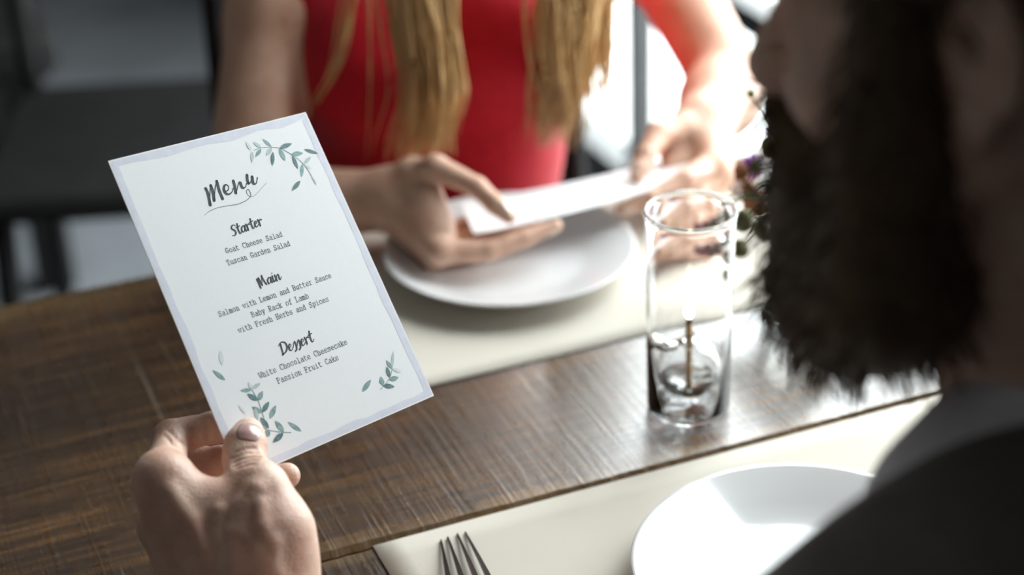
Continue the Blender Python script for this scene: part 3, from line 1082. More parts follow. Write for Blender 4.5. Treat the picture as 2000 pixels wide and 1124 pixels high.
def sprig(name, org, sc, leaves, stems):
    R_ = empty_part(name)
    groups = {}
    for (bx, by), (tx, ty), w, kind in leaves:
        groups.setdefault(kind, []).append(((bx, by), (tx, ty), w))
    lift = .00012
    for kind, L in groups.items():
        P = Print(lift); lift += .00003
        for bq, tq, w in L:
            a = on_card(org[0] + bq[0] / sc, org[1] + bq[1] / sc); e = on_card(org[0] + tq[0] / sc, org[1] + tq[1] / sc)
            x = e - a; ln = np.linalg.norm(x); y = np.cross(CNORM, x / ln)
            hw = w / sc * MPP / 2
            up, dnn = [], []
            for k in range(0, 13):
                t = k / 12
                h = math.sin(math.pi * t ** 0.9) ** .9 * hw
                up.append(a + x * t + y * h); dnn.append(a + x * t - y * h * .92)
            P.poly(up + dnn[-2:0:-1])
        P.build_to('printed_leaf', M[kind], R_)
    if not stems:
        return
    P = Print(.0001)
    for st, w in stems:
        q = spline([on_card(org[0] + x / sc, org[1] + y / sc) for x, y in st], 20)
        P.ribbon(q, w / sc * MPP)
    P.build_to('printed_stem', M['leaf_mid'], R_)


def empty_part(name):
    o = bpy.data.objects.new(name, None); COL.objects.link(o)
    o.parent = card; o.matrix_parent_inverse = card.matrix_world.inverted()
    return o


def _bt(s, name, mat, parent): return mesh_obj(name, s.v, s.f, mat, parent, False)
Print.build_to = _bt
D_, Mi, Pa, Fa = 'leaf_dark', 'leaf_mid', 'leaf_pale', 'leaf_faint'
sprig('leaf_sprig', (460, 250), 7.494,
      [((525, 275), (392, 160), 56, Mi), ((375, 290), (258, 205), 60, Pa), ((230, 330), (150, 200), 55, Fa), ((245, 345), (240, 512), 52, Pa), ((375, 305), (290, 428), 58, Mi),
       ((530, 290), (448, 405), 66, Pa), ((545, 350), (540, 558), 62, D_), ((650, 295), (825, 230), 74, D_), ((640, 305), (728, 488), 84, Mi), ((815, 392), (990, 368), 80, Mi),
       ((830, 405), (915, 604), 62, D_), ((1000, 528), (1102, 422), 58, Pa), ((1000, 530), (1108, 604), 54, Fa), ((978, 525), (965, 724), 62, Mi),
       ((1108, 700), (1187, 842), 32, Pa)],
      [([(270, 330), (375, 290), (530, 285), (650, 300), (820, 390), (990, 525), (1110, 700), (1180, 830)], 11)])
sprig('leaf_sprig', (380, 560), 3.123,
      [((350, 630), (278, 636), 25, Mi), ((350, 625), (328, 583), 22, Fa), ((355, 620), (402, 591), 24, Pa), ((385, 695), (320, 654), 30, D_), ((387, 698), (416, 638), 34, Mi),
       ((415, 768), (454, 703), 32, D_), ((410, 771), (348, 734), 34, Mi), ((368, 745), (386, 816), 28, Pa), ((460, 807), (496, 725), 34, Mi), ((453, 866), (401, 798), 34, D_),
       ((545, 886), (490, 819), 38, Mi), ((540, 894), (478, 952), 36, D_), ((652, 884), (568, 827), 30, Mi), ((458, 880), (424, 917), 42, Mi), ((312, 780), (264, 721), 16, Fa)],
      [([(350, 630), (388, 700), (412, 770), (425, 812)], 5), ([(418, 860), (455, 878), (545, 890), (587, 892)], 5)])
sprig('loose_leaf_print', (380, 560), 3.123, [((168, 480), (158, 388), 30, Fa)], [])
sprig('loose_leaf_print', (380, 560), 3.123, [((187, 571), (110, 511), 30, Mi)], [])
sprig('loose_leaf_print', (380, 560), 3.123, [((1024, 642), (1076, 569), 34, Mi)], [])
sprig('loose_leaf_print', (460, 250), 7.494, [((946, 776), (822, 922), 70, D_)], [])
sprig('loose_leaf_print', (460, 250), 7.494, [((1002, 315), (1212, 380), 62, D_)], [])
sprig('leaf_sprig', (380, 560), 3.123,
      [((1205, 500), (1212, 393), 20, Pa), ((1205, 501), (1167, 449), 28, Mi), ((1208, 503), (1262, 521), 24, Fa), ((1190, 556), (1172, 489), 30, D_), ((1187, 571), (1244, 554), 34, Mi),
       ((1150, 606), (1135, 549), 36, Mi), ((1150, 605), (1220, 612), 32, D_)],
      [([(1133, 630), (1155, 605), (1190, 560), (1205, 500), (1212, 420)], 4)])

# ------------------------------------------------------------------ glass oil candle
gc = on_z(1344, 797)
candle = empty('oil_candle', (gc[0], gc[1], TZ), 'tall clear glass cylinder oil candle with small flame on the bare wood', 'candle')
GR, GH = .0293, .156
w_ = .0011
b = MB()
prof = [(0, .0005), (GR - .004, .0005), (GR - .001, .002), (GR, .005), (GR + .0006, .07), (GR + .0016, GH - .006), (GR + .0024, GH - .003), (GR + .0028, GH - .0008), (GR + .002, GH + .0012), (GR + .0004, GH + .001),
        (GR - .0004, GH - .001), (GR - .0002, GH - .004), (GR - w_, .07), (GR - w_, .006), (GR - .004, .0028), (0, .0026)]
b.lathe(prof, 96, (gc[0], gc[1], TZ))
b.build('glass_cylinder', M['glass'], candle)
# inner reservoir: a flattened glass bubble with a neck, joined to the wall by a filling spout
b = MB()
rz, rR = .0330, .0245
outer = []
for k in range(25):
    a = -math.pi / 2 + math.pi * .955 * k / 24
    outer.append((rR * math.cos(a), rz + .0225 * math.sin(a)))
neck = [(.0045, rz + .0235), (.0040, rz + .027), (.0046, rz + .029)]
inner = [(r_ - .0009 if r_ > .001 else 0, z + (.0009 if z < rz else -.0009)) for r_, z in outer]
b.lathe(outer + neck + [(.0036, rz + .029), (.0031, rz + .026)] + [(max(r_, .0), z) for r_, z in inner[::-1] if r_ > .0030] + [(0, inner[0][1])], 64, (gc[0], gc[1], TZ))
b.build('oil_reservoir', M['glass'], candle)
b = MB()
sp = nrm(np.array([-RIGHT[0], -RIGHT[1], 0]) + .3 * np.array([-FWD[0], -FWD[1], 0]))
c3 = np.array([gc[0], gc[1], TZ])
b.tube(spline([c3 + sp * .009 + (0, 0, .0525), c3 + sp * .017 + (0, 0, .0535), c3 + sp * .023 + (0, 0, .0585), c3 + sp * .0275 + (0, 0, .060)], 14), [.0035, .0035, .0037, .0040, .0042, .0044, .0046, .0048, .005, .0052, .0053, .0055, .0056, .0057], 20)
b.build('filling_spout', M['glass'], candle)
b = MB()
lv = .0235
ol = [(0, rz - .0214)]
for k in range(1, 16):
    a = -math.pi / 2 + (math.asin((lv - rz) / .0222) + math.pi / 2) * k / 15
    ol.append(((rR - .00095) * math.cos(a), rz + .0214 * math.sin(a)))
ol += [(0, ol[-1][1])]
b.lathe(ol, 64, (gc[0], gc[1], TZ)); b.build('lamp_oil', M['oil'], candle)
wt = .0750
b = MB()
for ph in (0, 2.1, 4.2):
    t = np.linspace(0, 1, 60)
    pts = np.stack([gc[0] + .0011 * np.cos(ph + 26 * t), gc[1] + .0011 * np.sin(ph + 26 * t), TZ + .0125 + (wt - .0165) * t], 1)
    b.tube(pts, .0014, 7)
wick = b.build('wick', M['wick'], candle)
b = MB(); b.tube([(gc[0], gc[1], TZ + wt - .005), (gc[0], gc[1], TZ + wt)], (.0024, .0021), 10); b.build('wick_tip', M['char'], wick)
b = MB()
b.lathe([(0, 0), (.0018, .0012), (.0032, .0045), (.0034, .0075), (.0026, .013), (.0013, .0185), (0, .0225)], 24, (gc[0], gc[1], TZ + wt - .0015))
b.build('flame', M['flame'], candle)


# ------------------------------------------------------------------ people: shared head
def head_groups(c, F, L, U, s=1.0, fem=False):
    F, L, U = nrm(F), nrm(L), nrm(U)
    R = np.array([F, L, U])
    def p(f, l, u): return np.array(c) + s * (F * f + L * l + U * u)
    E = lambda f, l, u, a, b_, d: ell(p(f, l, u), R, np.array([a, b_, d]) * s)
    C = lambda A, B, r0, r1: cap(p(*A), p(*B), r0 * s, r1 * s)
    j = .9 if fem else 1.0
    base = [E(-.015, 0, .045, .097, .077, .092), E(.03, 0, -.02, .062, .060 * j, .085)]
    for q in (-1, 1):
        base += [C((.0, q * .052 * j, -.05), (.075, q * .014, -.100), .021, .017), E(.062, q * .036, -.018, .03, .024, .026)]
    base += [E(.084, 0, -.102, .016, .019, .014), C((.088, .03, .030), (.088, -.03, .030), .013, .013)]
    nose = [C((.094, 0, .018), (.119, 0, -.022), .0075, .0115), E(.108, .012, -.027, .012, .008, .008), E(.108, -.012, -.027, .012, .008, .008)]
    lips = [C((.093, .018, -.057), (.101, .004, -.053), .0045, .006), C((.093, -.018, -.057), (.101, -.004, -.053), .0045, .006), C((.093, .014, -.063), (.093, -.014, -.063), .0065, .0065)]
    sock = [E(.100, .032, .004, .017, .019, .013), E(.100, -.032, .004, .017, .019, .013)]
    lids = [E(.078, .032, .004, .0155, .0165, .0135), E(.078, -.032, .004, .0155, .0165, .0135)]
    ears, conch = [], []
    for q in (-1, 1):
        Re = np.array([nrm(F * .9 + L * q * -.35), nrm(L * q + F * .35), U])
        ears += [ell(p(-.012, q * .080, .006), Re, np.array([.021, .0065, .032]) * s), ell(p(-.004, q * .077, -.027), Re, np.array([.010, .006, .011]) * s)]
        conch += [ell(p(-.006, q * .087, .0), Re, np.array([.009, .006, .015]) * s)]
    return [('add', base, .03 * s, .01), ('sub', sock, .004, .014 * s), ('add', lids, .001, .004), ('add', nose, .012 * s, .014 * s), ('add', lips, .005, .008 * s),
            ('add', ears, .006, .007 * s), ('sub', conch, .002, .007 * s)], p


def eyes_on(p, F, parent, s=1.0):
    F = nrm(F)
    for q in (-1, 1):
        b = MB(); c = p(.0805, q * .032, .004)
        b.sphere(c, .0125 * s, 20, 14)
        o = b.build('eye', [M['eye'], M['iris']], parent)
        idx = []
        for pol in o.data.polygons:
            d = nrm(np.array(pol.center) - c)
            idx.append(1 if d @ F > .86 else 0)
        o.data.polygons.foreach_set('material_index', idx)


M['eye'] = simple('eye_white', (.75, .73, .70), .15, .04, 80)
M['iris'] = simple('eye_iris', (.06, .035, .02), .1, .3, 300)


def strands(name, mat, parent, paths, n=4):
    b = MB()
    for pts, rad in paths:
        b.tube(pts, rad, n, False)
    return b.build(name, mat, parent)


def chain(pts, ki=None, n=None, s=1.0):
    """pts: (position, radius) -> capsules"""
    return [cap(a[0], c[0], a[1], c[1], n, s) for a, c in zip(pts, pts[1:])]


# ------------------------------------------------------------------ the man: menu in his left hand, seen from behind his left shoulder
def hc(px, py, n):
    r = ray(px, py)
    return at(px, py, card_depth(px, py) - n / abs(r @ CNORM))


D0 = card_depth(450, 880)
hd = lambda px, py, off: at(px, py, D0 + off)
th = [(hc(485, 846, .0090), .0086), (hc(480, 870, .0112), .0113), (hc(475, 899, .0130), .0106), (hc(486, 926, .0200), .0112), (hd(507, 953, -.028), .0138)]
ix = [(hd(318, 938, -.030), .0128), (hd(326, 898, -.010), .0102), (hd(336, 858, .012), .0108), (hd(372, 846, .017), .0088), (hd(415, 836, .018), .0088), (hc(470, 834, -.0085), .0072)]
md = [(hd(326, 1028, -.012), .0132), (hd(338, 968, .018), .0105), (hd(352, 912, .040), .0104), (hd(392, 904, .036), .0090), (hd(432, 902, .028), .0088), (hc(500, 896, -.0085), .0072)]
rg = [(hd(350, 1096, -.004), .0128), (hd(360, 1040, .028), .0104), (hd(390, 985, .050), .0100), (hd(440, 962, .045), .0088), (hd(490, 946, .030), .0086), (hd(561, 930, .012), .0075)]
lt = [(hd(385, 1140, .004), .0118), (hd(390, 1090, .034), .0090), (hd(420, 1045, .050), .0088), (hd(460, 1025, .046), .0078), (hd(505, 1010, .036), .0068)]
WR = hd(486, 1215, -.030)
meta = [cap(ix[0][0], hd(440, 1180, -.036), .0135, .020), cap(md[0][0], hd(455, 1190, -.026), .0135, .020), cap(rg[0][0], hd(462, 1200, -.016), .013, .019), cap(lt[0][0], hd(480, 1210, -.004), .013, .019),
        cap(hd(507, 953, -.028), hd(532, 1040, -.036), .0140, .0195), cap(hd(532, 1040, -.036), hd(528, 1120, -.032), .0195, .0235), cap(hd(528, 1120, -.032), WR, .0235, .027),
        cap(hd(335, 962, -.030), hd(500, 1000, -.032), .0085, .0125), cap(hd(360, 1010, -.026), hd(500, 1050, -.030), .016, .018), cap(hd(390, 1090, -.020), hd(480, 1110, -.026), .020, .024),
        cap(hd(420, 1150, -.018), hd(500, 1170, -.024), .022, .026)]
knuck = [cap(ix[0][0], ix[0][0] + (0, 0, .0005), .0135), cap(hd(300, 950, -.030), hd(312, 940, -.032), .007, .009), cap(hd(308, 1030, -.016), hd(318, 1025, -.018), .008, .0095), cap(hd(506, 962, -.040), hd(516, 950, -.038), .006, .007)]
HANDG = [('add', meta, .016, .02)] + [('add', chain(c), .004, .005) for c in (ix, md, rg, lt)] + [('add', chain(th), .005, .007), ('add', knuck, .004, .012)]


def on_skin(groups, px, py, deep=0.0, d0=.85, d1=1.25):
    """first point of the surface met along this line of sight"""
    ds = np.arange(d0, d1, .0006)
    F_ = field(groups, CAM + ray(px, py) * ds[:, None])
    k = np.argmax(F_ < 0)
    return at(px, py, ds[k] + deep)


def on_line(groups, pix, deep):
    return [on_skin(groups, x, y, deep) for x, y in pix]


def vein(pix, r, deep):
    q = on_line(HANDG, pix, deep)
    return [cap(a, b_, r) for a, b_ in zip(q, q[1:])]


tend = vein([(500, 955), (476, 990), (462, 1040), (455, 1100), (450, 1150)], .0032, .0014) + vein([(330, 960), (372, 1020), (408, 1090)], .0026, .0013) \
    + vein([(505, 985), (512, 1030), (530, 1060), (535, 1110)], .0018, .0008) + vein([(480, 1050), (505, 1075), (520, 1100), (540, 1120)], .0016, .0006) + vein([(430, 1000), (425, 1050), (445, 1110)], .0016, .0006)
crease = []
for pix, r in (([(454, 895), (475, 886), (503, 884)], .0013), ([(455, 902), (478, 893), (505, 891)], .0017), ([(457, 909), (478, 901), (500, 897)], .0014), ([(460, 885), (480, 878), (500, 877)], .0006), ([(462, 915), (480, 909), (497, 906)], .0008),
               ([(322, 850), (336, 868), (352, 878)], .0006), ([(330, 842), (345, 858), (360, 868)], .0006), ([(398, 818), (404, 835), (404, 855)], .0008), ([(403, 818), (409, 835), (408, 853)], .0006)):
    q = on_line(HANDG, pix, .0)
    crease += [cap(a, b_, r) for a, b_ in zip(q, q[1:])]
LS = at(1885, 1300, .70)
NB = at(2235, 775, .79)
EL = np.array([LS[0] - .20, LS[1] + .13, LS[2] - .17])
arm = [cap(WR, WR + (EL - WR) * .45, .027, .041), cap(WR + (EL - WR) * .45, EL, .041, .042), cap(EL, EL + (LS - EL) * .5, .042, .047), cap(EL + (LS - EL) * .5, LS, .047, .055)]
FA = math.radians(31)
rh = nrm([RIGHT[0], RIGHT[1], 0]); fh = np.array([-rh[1], rh[0], 0])
HF = nrm(-rh * math.cos(FA) + fh * math.sin(FA) + np.array([0, 0, -.20]))
HL = nrm(np.cross([0, 0, 1], HF)); HU = np.cross(HF, HL)
EAR = at(1908, 125, .665)
HCEN = EAR - HL * .074 + HF * .008
mh, mp = head_groups(HCEN, HF, HL, HU, .93)
neck = [cap(mp(-.025, 0, -.05), NB, .054, .060), cap(mp(.01, 0, -.07), NB + HF * .03, .05, .055)]
SAX = nrm((NB - LS) * (1, 1, 0))
SFW = np.array([-SAX[1], SAX[0], 0])
RS = NB + (NB - LS) * (1, 1, -1)
PV = np.array([NB[0] + .04, NB[1] - .12, .53])
CH = NB + (PV - NB) * .38
trunk = [cap(LS, RS, .058, .058), cap(CH + SAX * -.075, CH + SAX * .075, .115, .115, SFW, .85), cap(CH, PV, .135, .135, SFW, .8), cap(PV - SAX * .08, PV + SAX * .08, .12, .12), cap(NB - (0, 0, .06), CH, .06, .10)]
RE = RS + np.array([.09, -.07, -.26]); RW = RE + np.array([-.13, .17, -.11])
rarm = [cap(RS, RE, .052, .043), cap(RE, RW, .041, .027), cap(RW, RW + (-.03, .05, -.005), .026, .024), cap(RW + (-.03, .05, -.005), RW + (-.05, .11, -.012), .022, .014, (0, 0, 1), .7)]
man_groups = [('add', trunk, .06, .02), ('add', arm, .03, .03), ('add', rarm, .03, .03), ('add', meta, .016, .02), ('add', neck, .03, .03)] + mh + [
    ('add', chain(ix), .004, .006), ('add', chain(md), .004, .005), ('add', chain(rg), .004, .005), ('add', chain(lt), .004, .005), ('add', chain(th), .005, .007),
    ('add', knuck, .004, .012), ('add', tend, .003, .007), ('sub', crease, .0008, .0022)]
hand_pts = np.array([q[0] for c in (th, ix, md, rg, lt) for q in c])
pos, quads = grow(man_groups, .0026, fine=(hand_pts.min(0) - .03, hand_pts.max(0) + .02, .00095))
man = fast_obj('person', pos, quads, M['skin_m'])
tag(man, 'bearded man in a grey shirt at right, back to us, holding up the printed menu', 'person')
tdir = nrm(th[0][0] - th[2][0]); tw = nrm(RIGHT - tdir * (RIGHT @ tdir))
tn = nrm(np.cross(tw, tdir)); tn = tn if tn @ FWD < 0 else -tn
tn = nrm(tn - tw * .22); tw = nrm(np.cross(tdir, tn)); tw = tw if tw @ RIGHT > 0 else -tw
v, f = patch_on([('add', chain(th), .005, .007)], on_skin([('add', chain(th), .005, .007)], 484, 841) - tn * .004, tdir, tw, .0138, .0116, .0002, tn)
mesh_obj('thumbnail', v, f, M['nail_m'], man)
eyes_on(mp, HF, man, .93)

# shirt
sh = [('add', [cap(LS, RS, .066, .066), cap(CH + SAX * -.08, CH + SAX * .08, .124, .124, SFW, .88), cap(CH, PV, .142, .145, SFW, .84), cap(PV - SAX * .08, PV + SAX * .08, .128), cap(NB - (0, 0, .075) - SFW * .02, CH, .078, .12)], .06, .02),
      ('add', [cap(LS, LS + (EL - LS) * .5, .064, .058), cap(LS + (EL - LS) * .5, EL, .058, .053), cap(EL, EL + (WR - EL) * .62, .053, .044)], .03, .035),
      ('add', [cap(RS, RE, .062, .053), cap(RE, RE + (RW - RE) * .75, .052, .04)], .03, .03)]
fold = []
rr = np.random.default_rng(11)
for i in range(26):
    t = rr.uniform(.02, .9); a = LS + (EL - LS) * t
    d = rr.normal(0, 1, 3); d /= np.linalg.norm(d)
    q = a + d * .060; e = q + rr.normal(0, .03, 3)
    fold.append(cap(q, e, .005, .002))
sh.append(('add', fold, .004, .02))
pos, quads = grow(sh, .0035)
fast_obj('shirt', pos, quads, M['shirt'], man)
# pale shirt collar round the neck, above the jumper
nd = nrm(mp(-.025, 0, -.05) - NB)
cl0, cl1 = NB + nd * .022, NB - (0, 0, .050)
pos, quads = grow([('add', [cap(cl0, NB - (0, 0, .03), .064, .072)], .01, .01), ('add', [cap(at(2145, 812, .785), at(1932, 1036, .765), .053, .053)], .01, .02),
                   ('sub', [cap(cl0 + nd * .012, cl0 + nd * .12, .060, .075)], .004, .006)], .003)
fast_obj('collar', pos, quads, M['collar'], man)
# trousers and shoes
for nm in (0,):
    hips = [PV - SAX * .09 + (0, 0, -.03), PV + SAX * .09 + (0, 0, -.03)]
    tr, shoe = [], []
    for hp, sgn in zip(hips, (-1, 1)):
        kn = hp + SFW * .40 + SAX * sgn * .05 + (0, 0, -.005); kn[2] = .53
        an = kn + SFW * .02; an[2] = .10
        tr += [cap(hp, kn, .088, .062), cap(kn, an, .06, .045)]
        shoe += [cap(an + (0, 0, -.055), an + SFW * .15 + (0, 0, -.065), .042, .034, (0, 0, 1), .8)]
    pos, quads = grow([('add', tr, .03, .03)], .006)
    fast_obj('trousers', pos, quads, M['trousers'], man)
    for s_ in shoe:
        pos, quads = grow([('add', [s_], .01, .01)], .004)
        fast_obj('shoe', pos, quads, M['chair'], man)
# hair and beard
E_h = lambda f_, l, u, a, b_, d: ell(mp(f_, l, u), np.array([HF, HL, HU]), np.array([a, b_, d]))
hg = [('add', [E_h(-.022, 0, .060, .100, .083, .090), E_h(-.060, 0, .015, .052, .068, .05)], .02, .01), ('sub', [E_h(.135, 0, -.0, .08, .12, .075), E_h(.02, .0, -.085, .10, .12, .075)], .01, .01)]
hpos, quads = grow(hg, .004)
hair_o = fast_obj('hair', hpos, quads, M['hair_m'], man)
bd = []
for q in (-1, 1):
    bd += [cap(mp(.026, q * .072, .04), mp(.036, q * .068, -.05), .014, .021), cap(mp(.036, q * .066, -.05), mp(.048, q * .052, -.105), .022, .029), cap(mp(.048, q * .052, -.105), mp(.088, q * .02, -.128), .031, .033),
           cap(mp(.05, q * .05, -.055), mp(.09, q * .022, -.085), .022, .024), cap(mp(.112, q * .004, -.044), mp(.092, q * .034, -.062), .009, .011)]
bd += [cap(mp(.095, 0, -.09), mp(.098, 0, -.142), .028, .031), cap(mp(.065, -.03, -.125), mp(.065, .03, -.125), .033, .033)]
bg_ = [('add', bd, .02, .01)]
pos, quads = grow(bg_, .004)
beard = fast_obj('beard', pos, quads, M['hair_m'], man)
sel = rng.choice(len(pos), 1500, replace=False)
nrmv = np.zeros((len(sel), 3))
for a in range(3):
    e = np.zeros(3); e[a] = .002
    nrmv[:, a] = field(bg_, pos[sel] + e) - field(bg_, pos[sel] - e)
nrmv /= np.linalg.norm(nrmv, axis=1, keepdims=True)
paths = []
for p0, n0 in zip(pos[sel], nrmv):
    ln = rng.uniform(.010, .022)
    d = nrm(n0 * .75 - HU * .9 + HF * .1 + rng.normal(0, .35, 3))
    p1 = p0 + d * ln * .5; p2 = p1 + nrm(d - HU * .5) * ln * .5
    paths.append((np.array([p0 - n0 * .002, p1, p2]), (.0009, .0007, .0002)))
strands('beard_hair', M['hair_m'], beard, paths, 3)
sel = rng.choice(len(hpos), 1400, replace=False)
paths = []
for p0 in hpos[sel]:
    n0 = nrm(p0 - mp(-.02, 0, .04)); d = nrm(n0 * .45 - HF * .6 - HU * .35 + rng.normal(0, .2, 3))
    paths.append((np.array([p0 - n0 * .002, p0 + d * .009 + n0 * .001, p0 + d * .018]), (.0009, .0008, .0002)))
strands('short_hair', M['hair_m'], hair_o, paths, 3)

# ------------------------------------------------------------------ the woman: red dress, card held in both hands
DY = 1.52
CX = on_y(850, 60, DY)
w_chest = CX
w_waist = on_y(838, 300, DY)
TN = nrm(w_chest - w_waist)
SX = np.array([1.0, 0.0, 0]); SX = nrm(RIGHT * (1, 1, 0) * .55 + SX * .45); SB = np.array([-SX[1], SX[0], 0])
wS = w_chest + TN * .10
wLS = at(1160, -320, 1.82); wRS = at(592, -325, 1.69)
wNB = (wLS + wRS) / 2 + (0, 0, .055)
wPV = w_waist + np.array([0, .03, -.22])
wRE = at(470, 415, 1.585); wLE = at(1425, 168, 1.75)
wRW = at(765, 388, 1.53); wLW = at(1372, 243, 1.64)
dw = lambda px, py, d: at(px, py, d)
w_trunk = [cap(w_chest - SX * .065, w_chest + SX * .065, .083, .083, SB, 1.0), cap(w_chest, w_waist, .10, .085), cap(w_waist - SX * .045, w_waist + SX * .045, .075, .075), cap(w_waist, wPV, .09, .12), cap(wPV - SX * .07, wPV + SX * .07, .11), cap(wRS, wLS, .046, .046),
           cap(wNB - (0, 0, .02), w_chest, .05, .08)]
bust = [cap(w_chest + SX * .065 - SB * .062 - TN * .0, w_chest + SX * .065 - SB * .07 - TN * .01, .052), cap(w_chest - SX * .065 - SB * .062, w_chest - SX * .065 - SB * .07 - TN * .01, .052)]
w_rarm = [cap(wRS, wRS + (wRE - wRS) * .5, .042, .040), cap(wRS + (wRE - wRS) * .5, wRE, .040, .033), cap(wRE, wRE + (wRW - wRE) * .35, .035, .035), cap(wRE + (wRW - wRE) * .35, wRW, .035, .0235)]
w_larm = [cap(wLS, wLS + (wLE - wLS) * .5, .043, .039), cap(wLS + (wLE - wLS) * .5, wLE, .039, .033), cap(wLE, wLE + (wLW - wLE) * .4, .035, .034), cap(wLE + (wLW - wLE) * .4, wLW, .034, .0235)]
# right hand (at left in the photo)
R_th = [(dw(806, 344, 1.515), .0135), (dw(852, 327, 1.495), .0105), (dw(932, 366, 1.485), .0084), (dw(968, 400, 1.481), .0082), (dw(994, 424, 1.480), .0062)]
R_ix = [(dw(860, 492, 1.475), .0105), (dw(955, 490, 1.480), .0085), (dw(1025, 466, 1.488), .0072), (dw(1088, 441, 1.495), .0052)]
R_md = [(dw(846, 500, 1.498), .0105), (dw(935, 488, 1.508), .0085), (dw(1000, 455, 1.515), .0074), (dw(1050, 430, 1.52), .0056)]
R_rg = [(dw(832, 486, 1.516), .0100), (dw(910, 470, 1.53), .0082), (dw(965, 440, 1.535), .0072), (dw(1010, 420, 1.54), .0055)]
R_lt = [(dw(822, 468, 1.532), .0092), (dw(885, 450, 1.545), .0072), (dw(930, 430, 1.55), .0062), (dw(962, 415, 1.55), .0050)]
R_pl = [cap(wRW, R_ix[0][0], .0200, .0120), cap(wRW, R_md[0][0], .0205, .0120), cap(wRW, R_rg[0][0], .0200, .0115), cap(wRW, R_lt[0][0], .0195, .0105), cap(wRW, R_th[0][0], .021, .015), cap(R_th[0][0], dw(846, 440, 1.49), .013, .012),
        cap(dw(838, 360, 1.502), dw(868, 452, 1.485), .0085, .0095)]
# left hand (at right)
L_th = [(dw(1335, 252, 1.615), .0140), (dw(1288, 262, 1.595), .0110), (dw(1262, 304, 1.575), .0086), (dw(1250, 330, 1.567), .0078), (dw(1243, 346, 1.562), .0058)]
L_ix = [(dw(1392, 318, 1.585), .0108), (dw(1338, 352, 1.555), .0090), (dw(1270, 388, 1.540), .0074), (dw(1212, 409, 1.535), .0052)]
L_md = [(dw(1405, 335, 1.60), .0108), (dw(1362, 376, 1.575), .0088), (dw(1305, 396, 1.56), .0076), (dw(1262, 404, 1.555), .0056)]
L_rg = [(dw(1412, 345, 1.62), .0100), (dw(1385, 390, 1.60), .0082), (dw(1340, 400, 1.585), .0072), (dw(1305, 402, 1.58), .0055)]
L_lt = [(dw(1412, 345, 1.64), .0092), (dw(1400, 388, 1.625), .0072), (dw(1370, 400, 1.61), .0062), (dw(1345, 400, 1.60), .005)]
L_pl = [cap(wLW, L_ix[0][0], .0200, .0120), cap(wLW, L_md[0][0], .0205, .0120), cap(wLW, L_rg[0][0], .0200, .0115), cap(wLW, L_lt[0][0], .0195, .0105), cap(wLW, L_th[0][0], .021, .015), cap(dw(1345, 268, 1.625), dw(1368, 318, 1.61), .017, .014), cap(dw(1318, 300, 1.62), dw(1345, 335, 1.60), .013, .012), cap(dw(1330, 275, 1.625), dw(1310, 335, 1.60), .012, .010)]
# head: above the frame
wF = nrm(-SB + np.array([-.05, 0, -.35])); wL = nrm(np.cross([0, 0, 1], wF)); wU = np.cross(wF, wL)
wHC = wNB + np.array([0, 0, .155]) - SB * .035
wh, wp = head_groups(wHC, wF, wL, wU, .95, True)
w_neck = [cap(wp(-.02, 0, -.05), wNB, .046, .05)]
w_groups = [('add', w_trunk, .05, .02), ('add', bust, .02, .05), ('add', w_rarm, .02, .03), ('add', w_larm, .02, .03), ('add', w_neck, .02, .03)] + wh + [
    ('add', R_pl, .010, .012), ('add', L_pl, .010, .012)] + [('add', chain(c), .003, .004) for c in (R_ix, R_md, R_rg, R_lt, R_th, L_ix, L_md, L_rg, L_lt, L_th)]
legs = []
for sg in (-1, 1):
    hp = wPV + SX * sg * .075; kn = hp - SB * .40; kn[2] = .52; an = kn + SB * .03; an[2] = .09
    legs += [cap(hp, kn, .08, .055), cap(kn, an, .05, .036), cap(an + (0, 0, -.05), an - SB * .15 + (0, 0, -.062), .032, .024)]
w_groups.insert(1, ('add', legs, .03, .04))
pos, quads = grow(w_groups, .0021)
woman = fast_obj('person', pos, quads, M['skin_w'])
tag(woman, 'blonde woman in a red dress across the table, reading a card in both hands', 'person')
eyes_on(wp, wF, woman, .95)
for T, nm, hint in ((R_th, 'thumbnail', (.35, -.4, .85)), (L_th, 'thumbnail', (-.7, -.3, .6))):
    td = nrm(T[-1][0] - T[2][0]); n_ = nrm(np.array(hint) - td * (np.array(hint) @ td)); w2 = np.cross(td, n_)
    cpt = T[-1][0] * .62 + T[-2][0] * .38
    v, f = patch_on([('add', chain(T), .003, .004)], cpt + n_ * .004, td, w2, .0125, .0095, .0004, n_)
    mesh_obj(nm, v, f, M['nail_w'], woman)
for T in (R_ix, L_ix):
    td = nrm(T[-1][0] - T[-2][0]); n_ = nrm(-FWD * .6 + np.array([0, 0, -.6])); n_ = nrm(n_ - td * (n_ @ td)); w2 = np.cross(td, n_)
    v, f = patch_on([('add', chain(T), .003, .004)], T[-1][0] * .8 + T[-2][0] * .2 + n_ * .003, td, w2, .010, .0075, .0004, n_)
    mesh_obj('fingernail', v, f, M['nail_w'], woman)
